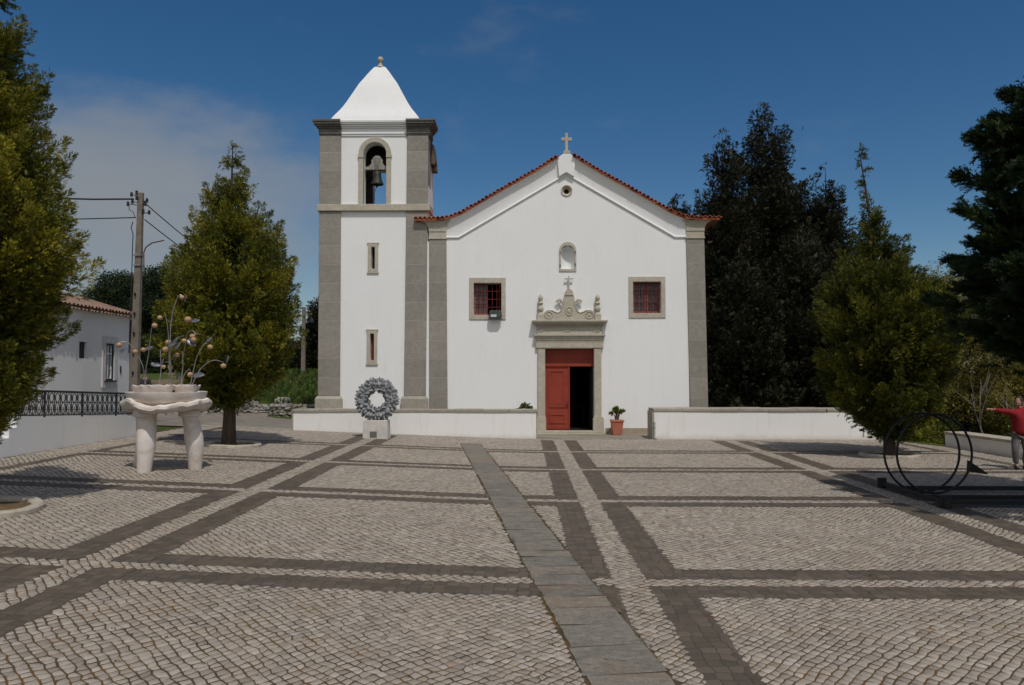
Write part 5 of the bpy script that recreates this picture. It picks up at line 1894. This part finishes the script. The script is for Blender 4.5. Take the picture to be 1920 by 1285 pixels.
# ---------------------------------------------------------------- sculptures
def build_table_sculpture():
    cx, cy, g0 = -7.70, 16.7, .28
    t = thing('table_sculpture', (cx, cy, g0), 'cream marble table sculpture on three legs with metal flower stems', 'sculpture')
    # three bowed legs
    for (bx, by, tx, ty) in ((-7.93, 16.20, -7.98, 16.28), (-7.17, 16.95, -7.27, 16.86), (-8.44, 17.05, -8.22, 16.98)):
        l = MB()
        prof = [(0, .135), (.06, .145), (.25, .155), (.48, .185), (.68, .195), (.85, .185), (1.05, .17), (1.22, .178)]
        pts, rs = [], []
        for z, r in prof:
            u = z / 1.22
            bow = .05 * math.sin(math.pi * u)
            pts.append((bx + (tx - bx) * u + (bow if bx < -7.6 else bow), by + (ty - by) * u - bow * .4, gz(bx) + z))
            rs.append(r)
        l.tube(pts, rs, 18)
        l.lathe([(.185, 0), (.225, .01), (.235, .06), (.215, .10), (.20, .14)], (tx, ty, gz(bx) + 1.15), 18)
        l.build('leg', 'marble', t, smooth=True)
    zt = 1.60
    s = MB()
    wav = lambda a: .07 * math.sin(3 * a + 2.3) + .03 * math.sin(5 * a + .7) + .010 * math.sin(13 * a) + .007 * math.sin(23 * a + 1)
    lump = lambda a: 1 + .035 * math.sin(4 * a + 1) + .03 * math.sin(9 * a) + .015 * math.sin(17 * a + 2)
    s.lathe([(.25, -.06), (.55, -.07), (.76, -.05), (.84, .0), (.875, .055), (.865, .11), (.81, .14), (.6, .12), (.3, .12)], (cx, cy, zt + .02), 96,
            fr=lambda a, k: lump(a) if 1 < k < 7 else 1, fz=lambda a, k: wav(a) * (1 if 2 < k < 7 else .5))
    s.build('wavy_slab', 'marble', t, smooth=True)
    b = MB().lathe([(.45, 1.68), (.66, 1.70), (.77, 1.80), (.82, 1.955), (.82, 1.965), (.79, 1.968), (.76, 1.93), (.3, 1.91)], (cx, cy, 0), 48)
    b.build('basin', 'marble', t, smooth=True)
    for dx, dy, r in ((-.42, -.1, .26), (.02, -.32, .25), (.45, -.08, .26), (.0, .22, .28), (-.22, -.28, .2), (.25, .25, .22)):
        f = MB()
        f.lathe([(r * .45, 1.925), (r * .8, 1.95), (r, 2.02), (r * 1.06, 2.085), (r * .95, 2.09), (r * .6, 2.03), (r * .2, 2.01)], (cx + dx, cy + dy, 0), 40,
                fr=lambda a, k: 1 + .07 * abs(math.sin(3.5 * a)) * (1 if k > 1 else .3), fz=lambda a, k: (.028 * abs(math.sin(3.5 * a)) if 1 < k < 6 else 0))
        f.build('stone_flower', 'marble', t, smooth=True)
    # stems, balls and leaves; sketch units: 560 to the metre, measured from the middle of the basin top
    K = 1 / 560
    X = lambda u: cx + (u - 465) * K
    Z = lambda w: 2.05 + (1165 - w) * K
    rr = random.Random(2)

    def crv(pts, dy):
        P = [Vector((X(a), cy + dy * (i / max(1, len(pts) - 1)), Z(b))) for i, (a, b) in enumerate(pts)]
        P = [P[0]] + P + [P[-1]]
        o = []
        for i in range(1, len(P) - 2):
            for k in range(5):
                u = k / 5
                a, b, c, d = P[i - 1:i + 3]
                o.append(tuple(.5 * ((2 * b) + (c - a) * u + (2 * a - 5 * b + 4 * c - d) * u * u + (3 * b - a - 3 * c + d) * u ** 3)))
        o.append(tuple(P[-1]))
        return o
    stems = [([(500, 1190), (490, 700), (487, 400), (520, 180), (570, 45), (605, 40)], .1), ([(500, 1190), (490, 800), (482, 480), (452, 270)], -.1),
             ([(205, 1190), (215, 960), (262, 740), (300, 480), (335, 395), (372, 378)], -.25), ([(360, 1190), (370, 950), (342, 740), (330, 700)], .2),
             ([(625, 1190), (636, 880), (600, 720)], .15), ([(640, 870), (690, 640), (720, 520), (785, 472), (850, 520)], -.2),
             ([(738, 1190), (772, 950), (810, 760), (880, 632), (918, 632)], .2), ([(625, 1150), (700, 1000), (780, 940), (812, 960)], -.3),
             ([(740, 1190), (830, 970), (900, 875), (990, 830), (1085, 855)], .3), ([(205, 1190), (190, 940), (150, 800), (100, 690), (30, 612), (-40, 625)], -.3),
             ([(515, 1190), (515, 900), (500, 740), (560, 650), (625, 560), (695, 540)], -.15), ([(510, 920), (480, 860), (400, 855)], .1), ([(720, 580), (790, 515), (840, 515)], .1)]
    for pts, dy in stems:
        st = MB()
        c = crv(pts, dy)
        st.tube(c, [.0115 - .005 * i / len(c) for i in range(len(c))], 6)
        st.build('stem', 'steel', t, smooth=True)
    for u, w, r, dy in ((605, 65, 30, .1), (390, 320, 31, -.1), (645, 330, 42, .25), (368, 420, 34, -.25), (470, 615, 35, 0), (250, 710, 30, -.3), (388, 698, 40, .2), (125, 732, 32, -.2),
                        (700, 600, 31, -.15), (812, 548, 33, -.2), (838, 590, 34, -.25), (935, 670, 34, .2), (552, 768, 32, .1), (393, 912, 28, .1), (462, 918, 32, .15), (458, 1003, 33, .2),
                        (815, 1005, 33, -.3), (1080, 900, 35, .3), (-40, 655, 34, -.3)):
        MB().ball((X(u), cy + dy, Z(w)), r * K * .95, 16, 10, (1.05, 1, .95)).build('stone_ball', 'ball', t, smooth=True)
    for u, w, l, ang, dy in ((735, 340, 95, 5, .25), (540, 620, 150, 60, 0), (545, 640, 90, 20, -.1), (790, 625, 110, -35, -.15), (920, 580, 90, 40, .2), (295, 880, 105, -15, .1), (920, 1010, 125, 3, -.3),
                             (1130, 815, 90, 80, .3), (310, 688, 90, 15, -.3), (380, 850, 80, 80, .1), (548, 1025, 80, 60, .2), (533, 800, 90, 75, .1), (640, 660, 110, 55, -.2), (650, 75, 70, 70, .1), (10, 715, 80, 20, -.3), (480, 350, 90, 80, .1)):
        a, l = R(ang), l * 1.22
        lf = MB()
        n = 9
        for i in range(n):
            s_ = i / (n - 1)
            wd = .30 * math.sin(math.pi * s_ ** .8) * l * K + .004
            ax = (s_ - .5) * l * K
            for o, q in ((-wd, 0), (0, .016), (wd, 0)):
                lf.v.append((X(u) + ax * math.cos(a) - o * math.sin(a) * .7, cy + dy + o * .75 + q, Z(w) + ax * math.sin(a) + o * math.cos(a) * .7))
        lf.f += [(i * 3 + k, i * 3 + k + 1, i * 3 + 4 + k, i * 3 + 3 + k) for i in range(n - 1) for k in range(2)]
        ob = lf.build('metal_leaf', 'leafsteel', t, smooth=True)
        so = ob.modifiers.new('sheet', 'SOLIDIFY')
        so.thickness = .006
    return t


def build_wreath():
    x, y = -4.90, 25.95
    z0 = gz(x)
    t = thing('wreath_sculpture', (x, y, z0), 'grey carved stone wreath standing on a white block', 'sculpture')
    v = []
    for z, w, d in ((z0 - .05, .42, .32), (z0 + .60, .385, .29)):
        v += [(x - w, y - d, z), (x + w, y - d, z), (x + w, y + d, z), (x - w, y + d, z)]
    pd = MB().add(v, [(0, 1, 5, 4), (1, 2, 6, 5), (2, 3, 7, 6), (3, 0, 4, 7), (4, 5, 6, 7)]).build('pedestal', 'pedestal', t, bevel=.02)
    MB().box(x - .17, x + .06, y - .325, y - .309, z0 + .04, z0 + .24).build('plaque', 'plaque', pd)
    cz = 1.47
    g = random.Random(9)
    r = MB()
    ring = [(x + .475 * math.cos(a), y, cz + .475 * math.sin(a)) for a in [i * math.pi / 24 for i in range(48)]]
    r.tube(ring, .17, 12, closed=True)
    # pointed shell-like leaves packed round the ring, pointing outwards
    for i in range(30):
        for j in range(8):
            a = 2 * math.pi * (i + .5 * (j % 2)) / 30 + g.uniform(-.05, .05)
            b = 2 * math.pi * j / 8 + g.uniform(-.2, .2)          # round the tube
            er = Vector((math.cos(a), 0, math.sin(a)))
            ey = Vector((0, 1, 0))
            n = (er * math.cos(b) + ey * math.sin(b)).normalized()
            c = Vector((x, y, cz)) + er * .475 + n * .145
            out = (n * .25 + er * .62 + ey * -.25 + Vector((g.gauss(0, .13), g.gauss(0, .1), g.gauss(0, .13)))).normalized()
            if math.cos(b) < -.5:
                out = (n * .5 + ey * (-.5 if math.sin(b) < 0 else .5) + Vector((g.gauss(0, .25), 0, g.gauss(0, .25)))).normalized()
            sd = out.cross(n)
            sd = sd.normalized() if sd.length > .05 else out.orthogonal().normalized()
            nn = sd.cross(out).normalized()
            L, W_, H_ = g.uniform(.15, .21), g.uniform(.05, .08), g.uniform(.03, .05)
            pts, fs = [], []
            for k, (u, w) in enumerate(((-.35, .3), (-.1, .85), (.2, 1.0), (.5, .8), (.72, .3), (.78, .02))):
                for q in range(6):
                    th = 2 * math.pi * q / 6
                    hh = (.45 if math.sin(th) > .3 and abs(math.cos(th)) < .3 else 1.0)     # a groove down the middle
                    pts.append(tuple(c + out * u * L + sd * W_ * w * math.cos(th) + nn * H_ * w * math.sin(th) * hh))
            for k in range(5):
                fs += [(k * 6 + q, k * 6 + (q + 1) % 6, (k + 1) * 6 + (q + 1) % 6, (k + 1) * 6 + q) for q in range(6)]
            r.add(pts, fs)
    r.build('stone_ring', 'slate', t, normals=False)


def build_rings():
    t = thing('ring_sculpture', (7.95, 15.3, 0), 'black steel sculpture of two big upright rings on a bar frame, right side', 'sculpture')
    for cx, cy, rad, yaw in ((7.865, 15.55, .775, .0), (8.005, 15.35, .765, .0)):
        MB().tube([(cx + rad * math.cos(a), cy + rad * .10 * math.cos(a), .80 + rad * math.sin(a)) for a in [i * 2 * math.pi / 64 for i in range(64)]], .023, 8, closed=True).build('steel_ring', 'black', t, smooth=True)
    MB().box(7.36, 7.44, 13.82, 16.3, .06, .14).build('rail', 'black', t, bevel=.01)
    MB().box(7.445, 12.2, 15.55, 15.63, .06, .14).build('rail', 'black', t, bevel=.01)
    MB().box(7.445, 12.2, 13.90, 13.98, .06, .14).build('rail', 'black', t, bevel=.01)
    MB().box(7.445, 12.2, 14.55, 14.62, .05, .12).build('rail', 'black', t, bevel=.01)
    for y in (16.28, 13.84):
        MB().tube([(7.40, y, -.0), (7.40, y, .20)], [.09, .09], 14).build('foot', 'black', t, smooth=True)
    MB().prism([(8.72, .44), (8.74, .66), (9.12, .40), (9.10, .38)], 15.50, 15.54).build('blade', 'black', t)


build_table_sculpture()
build_wreath()
build_rings()


# ---------------------------------------------------------------- pot plant and the shrub behind the wall
def build_pot():
    x, y = 3.53, 29.62
    t = thing('potted_plant', (x, y, 0), 'green leafy plant in a square terracotta pot by the church door', 'potted plant')

    def sq(mb, z0, z1, a, b):
        v = [(x + sx * h, y + sy * h, z) for z, h in ((z0, a), (z1, b)) for sx, sy in ((-1, -1), (1, -1), (1, 1), (-1, 1))]
        mb.add(v, [(0, 1, 5, 4), (1, 2, 6, 5), (2, 3, 7, 6), (3, 0, 4, 7), (4, 5, 6, 7), (3, 2, 1, 0)])
    p = MB()
    sq(p, 0.0, .50, .165, .225)
    pot = p.build('pot', 'pot', t, bevel=.02)
    q = MB()
    sq(q, .502, .57, .245, .25)
    q.build('rim', 'pot', pot, bevel=.012)
    g = random.Random(3)
    st = MB()
    P, D = [], []
    for i in range(16):
        a = g.uniform(0, 6.28)
        rr = g.uniform(.05, .30)
        e = Vector((x + rr * math.cos(a), y + rr * math.sin(a) * .7, .57 + g.uniform(.28, .46) - rr * .35))
        st.tube([(x + .05 * math.cos(a), y + .05 * math.sin(a), .57), tuple(Vector((x, y, .72)).lerp(e, .4)), tuple(e)], [.02, .016, .012], 6)
        for k in range(26):
            d = Vector((g.gauss(0, 1), g.gauss(0, 1), g.gauss(.6, .6))).normalized()
            P.append(tuple(e + d * g.uniform(.0, .05)))
            D.append(tuple(d))
    st.build('stems', 'greybark', t, smooth=True)
    n = len(P)
    tm = np.array([[(0, 0, 0), (.5, -.3, .05), (.5, .3, .05)], [(.5, -.3, .05), (1, 0, -.05), (.5, .3, .05)]])
    gg = np.random.default_rng(4)
    scatter_mesh('leaves', 'fol_pot', t, tm, np.array(P), np.array(D), gg.uniform(.07, .12, n), gg.uniform(.2, .9, n), 4, flat=2)
    s = thing('small_shrub', (.05, 28.6, 0), 'small green shrub peeping over the left low wall next to the door', 'shrub')
    P, D = [], []
    for k in range(260):
        d = Vector((g.gauss(0, 1), g.gauss(0, .6), g.gauss(.5, .7))).normalized()
        P.append((.05 + d.x * g.uniform(.05, .24), 28.6 + d.y * .18, .98 + max(-.3, d.z * g.uniform(.05, .24))))
        D.append(tuple(d))
    MB().tube([(.05, 28.6, 0), (.05, 28.6, 1.0)], .02, 6).build('stem', 'greybark', s)
    scatter_mesh('leaves', 'fol_pot', s, tm, np.array(P), np.array(D), gg.uniform(.08, .14, 260), gg.uniform(.0, .6, 260), 5, flat=2)


build_pot()


# ---------------------------------------------------------------- people
def skin_mesh(chains, sub=2):
    """chains: lists of (point, radius); points given twice share a joint. Returns an evaluated smooth mesh as (verts, faces)."""
    me = bpy.data.meshes.new('temporary')
    idx, V, E, Rr = {}, [], [], []
    for ch in chains:
        last = None
        for p, r in ch:
            k = tuple(round(c, 4) for c in p)
            if k not in idx:
                idx[k] = len(V)
                V.append(p)
                Rr.append(r)
            if last is not None:
                E.append((last, idx[k]))
            last = idx[k]
    me.from_pydata(V, E, [])
    ob = bpy.data.objects.new('temporary', me)
    COL.objects.link(ob)
    ob.modifiers.new('s', 'SKIN')
    sk = me.skin_vertices[0].data
    for i, r in enumerate(Rr):
        sk[i].radius = r if isinstance(r, tuple) else (r, r)
    sk[0].use_root = True
    sm = ob.modifiers.new('u', 'SUBSURF')
    sm.levels = sub
    dg = bpy.context.evaluated_depsgraph_get()
    em = ob.evaluated_get(dg).to_mesh()
    vs = [tuple(v.co) for v in em.vertices]
    fs = [tuple(p.vertices) for p in em.polygons]
    ob.evaluated_get(dg).to_mesh_clear()
    bpy.data.objects.remove(ob)
    bpy.data.meshes.remove(me)
    return vs, fs


def add_hand(mb, wrist, d, up, k=1.0):
    """palm, four unequal fingers, thumb from the side of the palm; d = direction of the hand, up = back-of-hand normal"""
    d, up = Vector(d).normalized(), Vector(up).normalized()
    s = d.cross(up).normalized()
    w = Vector(wrist)
    ch = [[(tuple(w), .026 * k), (tuple(w + d * .045 * k), (.034 * k, .018 * k)), (tuple(w + d * .085 * k), (.038 * k, .017 * k))]]
    mb.add(*skin_mesh(ch, 2))
    for i, (o, l) in enumerate(((-.030, .072), (-.010, .082), (.010, .077), (.030, .060))):
        b = w + d * .082 * k + s * o * k
        f = [(tuple(b), .0095 * k), (tuple(b + d * l * .5 * k - up * .006 * k), .009 * k), (tuple(b + d * l * .98 * k - up * .028 * k), .0075 * k)]
        mb.add(*skin_mesh([f], 1))
    b = w + d * .03 * k - s * .028 * k
    mb.add(*skin_mesh([[(tuple(b), .012 * k), (tuple(b + d * .028 * k - s * .03 * k), .011 * k), (tuple(b + d * .055 * k - s * .042 * k - up * .01 * k), .009 * k)]], 1))


def add_head(mb, c, fwd, k=1.0):
    """egg shaped head with brow, nose, mouth, chin and ears; c = centre of the head, fwd = where it looks"""
    f = Vector(fwd).normalized()
    up = Vector((0, 0, 1))
    s = f.cross(up).normalized()
    c = Vector(c)
    vs, fs = [], []
    n, m = 20, 14
    for j in range(m + 1):
        p = math.pi * j / m
        for i in range(n):
            a = 2 * math.pi * i / n
            x, y, z = math.sin(p) * math.cos(a), math.sin(p) * math.sin(a), math.cos(p)
            wdt = .075 * (1 - .22 * max(0, -z))
            dep = .092 * (1 - .12 * max(0, -z) * (x < 0))
            q = c + f * (x * dep + (.012 if z < -.5 and x > 0 else 0)) + s * y * wdt + up * z * .118
            if x > .75 and abs(y) < .3:
                q += f * (.018 * math.exp(-((z + .12) / .16) ** 2) * math.exp(-(y / .16) ** 2))     # nose
            if x > .6 and .05 < z < .25 and .2 < abs(y) < .6:
                q -= f * .008                                                                       # eye sockets
            vs.append(tuple(c + (q - c) * k))
    for j in range(m):
        for i in range(n):
            fs.append((j * n + i, (j + 1) * n + i, (j + 1) * n + (i + 1) % n, j * n + (i + 1) % n))
    mb.add(vs, fs)
    for e in (-1, 1):
        mb.ball(tuple(c + (s * e * .076 - f * .005 - up * .005) * k), .028 * k, 8, 6, (.5, .5, 1.1))
    mb.tube([tuple(c + (f * .088 + s * o - up * .058) * k) for o in (-.022, 0, .022)], .006 * k, 6)      # lips


def person_red():
    # stands at the right edge of the picture, right side cut by the frame; stretches one arm out to the left
    bx, by = 12.22, 19.4
    t = thing('person', (bx, by, 0), 'person in a red jacket stretching out one arm beside the white parapet', 'person')
    hip, neck = (bx - .02, by, .92), (bx + .03, by, 1.47)
    head = (bx - .02, by - .01, 1.655)
    b = MB()
    b.add(*skin_mesh([[(hip, .13), ((bx, by, 1.12), .125), ((bx + .02, by, 1.34), .14), (neck, .055), ((bx - .01, by, 1.56), .052)],
                      [((bx + .02, by, 1.34), .14), ((bx - .17, by, 1.405), .06), ((bx - .42, by - .03, 1.43), .042), ((bx - .68, by - .05, 1.475), .028)],
                      [((bx + .02, by, 1.34), .14), ((bx + .21, by, 1.38), .06), ((bx + .30, by - .02, 1.12), .045), ((bx + .26, by - .12, .88), .03)],
                      [(hip, .13), ((bx - .11, by, .86), .09), ((bx - .17, by - .06, .48), .062), ((bx - .10, by + .02, .09), .042), ((bx - .14, by - .12, .04), .035)],
                      [(hip, .13), ((bx + .10, by, .86), .09), ((bx + .12, by - .04, .48), .062), ((bx + .12, by + .04, .09), .042), ((bx + .10, by - .10, .04), .035)]]))
    add_head(b, head, (-.85, -.5, -.05))
    add_hand(b, (bx - .68, by - .05, 1.475), (-1, -.05, .12), (0, -.3, 1))
    add_hand(b, (bx + .26, by - .12, .88), (-.05, -.2, -1), (1, 0, 0))
    b.build('body', 'skin', t, smooth=True, normals=False)
    j = MB()
    j.add(*skin_mesh([[((bx - .02, by, .80), (.21, .18)), ((bx, by, 1.0), (.215, .18)), ((bx + .01, by, 1.2), (.21, .17)), ((bx + .02, by, 1.36), (.185, .14)), ((bx + .03, by, 1.47), .085), ((bx + .03, by + .02, 1.53), .078)],
                      [((bx + .02, by, 1.36), (.185, .14)), ((bx - .20, by, 1.40), .085), ((bx - .42, by - .03, 1.425), .068), ((bx - .56, by - .04, 1.45), .056), ((bx - .655, by - .05, 1.47), .046)],
                      [((bx + .02, by, 1.36), (.185, .14)), ((bx + .22, by, 1.37), .085), ((bx + .30, by - .02, 1.12), .068), ((bx + .27, by - .11, .92), .05)]]))
    j.build('jacket', 'redcloth', t, smooth=True, normals=False)
    q = MB()
    q.add(*skin_mesh([[((bx - .02, by, .93), (.15, .125)), ((bx - .11, by, .80), .105), ((bx - .17, by - .06, .48), .082), ((bx - .11, by + .015, .13), .07)],
                      [((bx - .02, by, .93), (.15, .125)), ((bx + .10, by, .80), .105), ((bx + .12, by - .04, .48), .082), ((bx + .12, by + .035, .13), .07)]]))
    q.build('trousers', 'greycloth', t, smooth=True, normals=False)
    for x, y in ((bx - .11, by), (bx + .12, by + .02)):
        s = MB()
        s.add(*skin_mesh([[((x, y + .05, .07), .055), ((x - .03, y - .06, .05), .05), ((x - .06, y - .16, .04), .038)]]))
        s.build('shoe', 'shoe', t, smooth=True, normals=False)
    h = MB()
    c = Vector(head) + Vector((.02, .015, .03))
    h.ball(tuple(c), .108, 16, 10, (.88, .90, 1.0))
    h.ball(tuple(c + Vector((.04, .03, -.07))), .075, 12, 8, (.8, .8, 1.1))
    h.build('hair', 'hair', t, smooth=True)


def person_far():
    bx, by, bz = -17.25, 35.2, terrain_z(-17.25, 35.2)
    t = thing('person', (bx, by, bz), 'distant person in dark clothes and a dark hat beside the concrete pole', 'person')
    P = lambda x, y, z: (bx + x, by + y, bz + z)
    b = MB()
    b.add(*skin_mesh([[(P(0, 0, .92), .13), (P(0, 0, 1.12), .125), (P(0, 0, 1.33), .14), (P(0, 0, 1.46), .055), (P(0, 0, 1.55), .05)],
                      [(P(0, 0, 1.33), .14), (P(-.19, 0, 1.36), .06), (P(-.24, -.02, 1.10), .042), (P(-.22, -.12, .86), .03)],
                      [(P(0, 0, 1.33), .14), (P(.19, 0, 1.36), .06), (P(.24, -.02, 1.10), .042), (P(.22, -.12, .86), .03)],
                      [(P(0, 0, .92), .13), (P(-.10, 0, .86), .09), (P(-.11, -.02, .48), .062), (P(-.11, .03, .09), .042), (P(-.12, -.1, .04), .035)],
                      [(P(0, 0, .92), .13), (P(.10, 0, .86), .09), (P(.11, -.02, .48), .062), (P(.11, .03, .09), .042), (P(.12, -.1, .04), .035)]]))
    add_head(b, P(0, -.01, 1.66), (.2, -1, 0))
    add_hand(b, P(-.22, -.12, .86), (0, -.1, -1), (-1, 0, 0))
    add_hand(b, P(.22, -.12, .86), (0, -.1, -1), (1, 0, 0))
    b.build('body', 'skin', t, smooth=True, normals=False)
    j = MB()
    j.add(*skin_mesh([[(P(0, 0, .80), (.17, .14)), (P(0, 0, 1.1), (.17, .14)), (P(0, 0, 1.35), (.18, .13)), (P(0, 0, 1.46), .08)],
                      [(P(0, 0, 1.35), (.18, .13)), (P(-.20, 0, 1.35), .08), (P(-.24, -.02, 1.10), .065), (P(-.22, -.11, .90), .05)],
                      [(P(0, 0, 1.35), (.18, .13)), (P(.20, 0, 1.35), .08), (P(.24, -.02, 1.10), .065), (P(.22, -.11, .90), .05)]]))
    j.build('coat', 'darkcloth', t, smooth=True, normals=False)
    q = MB()
    q.add(*skin_mesh([[(P(0, 0, .93), (.15, .12)), (P(-.10, 0, .80), .10), (P(-.11, -.02, .48), .08), (P(-.11, .02, .1), .065)],
                      [(P(0, 0, .93), (.15, .12)), (P(.10, 0, .80), .10), (P(.11, -.02, .48), .08), (P(.11, .02, .1), .065)]]))
    q.build('trousers', 'darkcloth', t, smooth=True, normals=False)
    h = MB().lathe([(.15, 1.715), (.152, 1.73), (.105, 1.735), (.10, 1.80), (.06, 1.83), (.01, 1.835)], P(0, 0, 0), 18)
    h.build('hat', 'darkcloth', t, smooth=True)


person_red()
person_far()
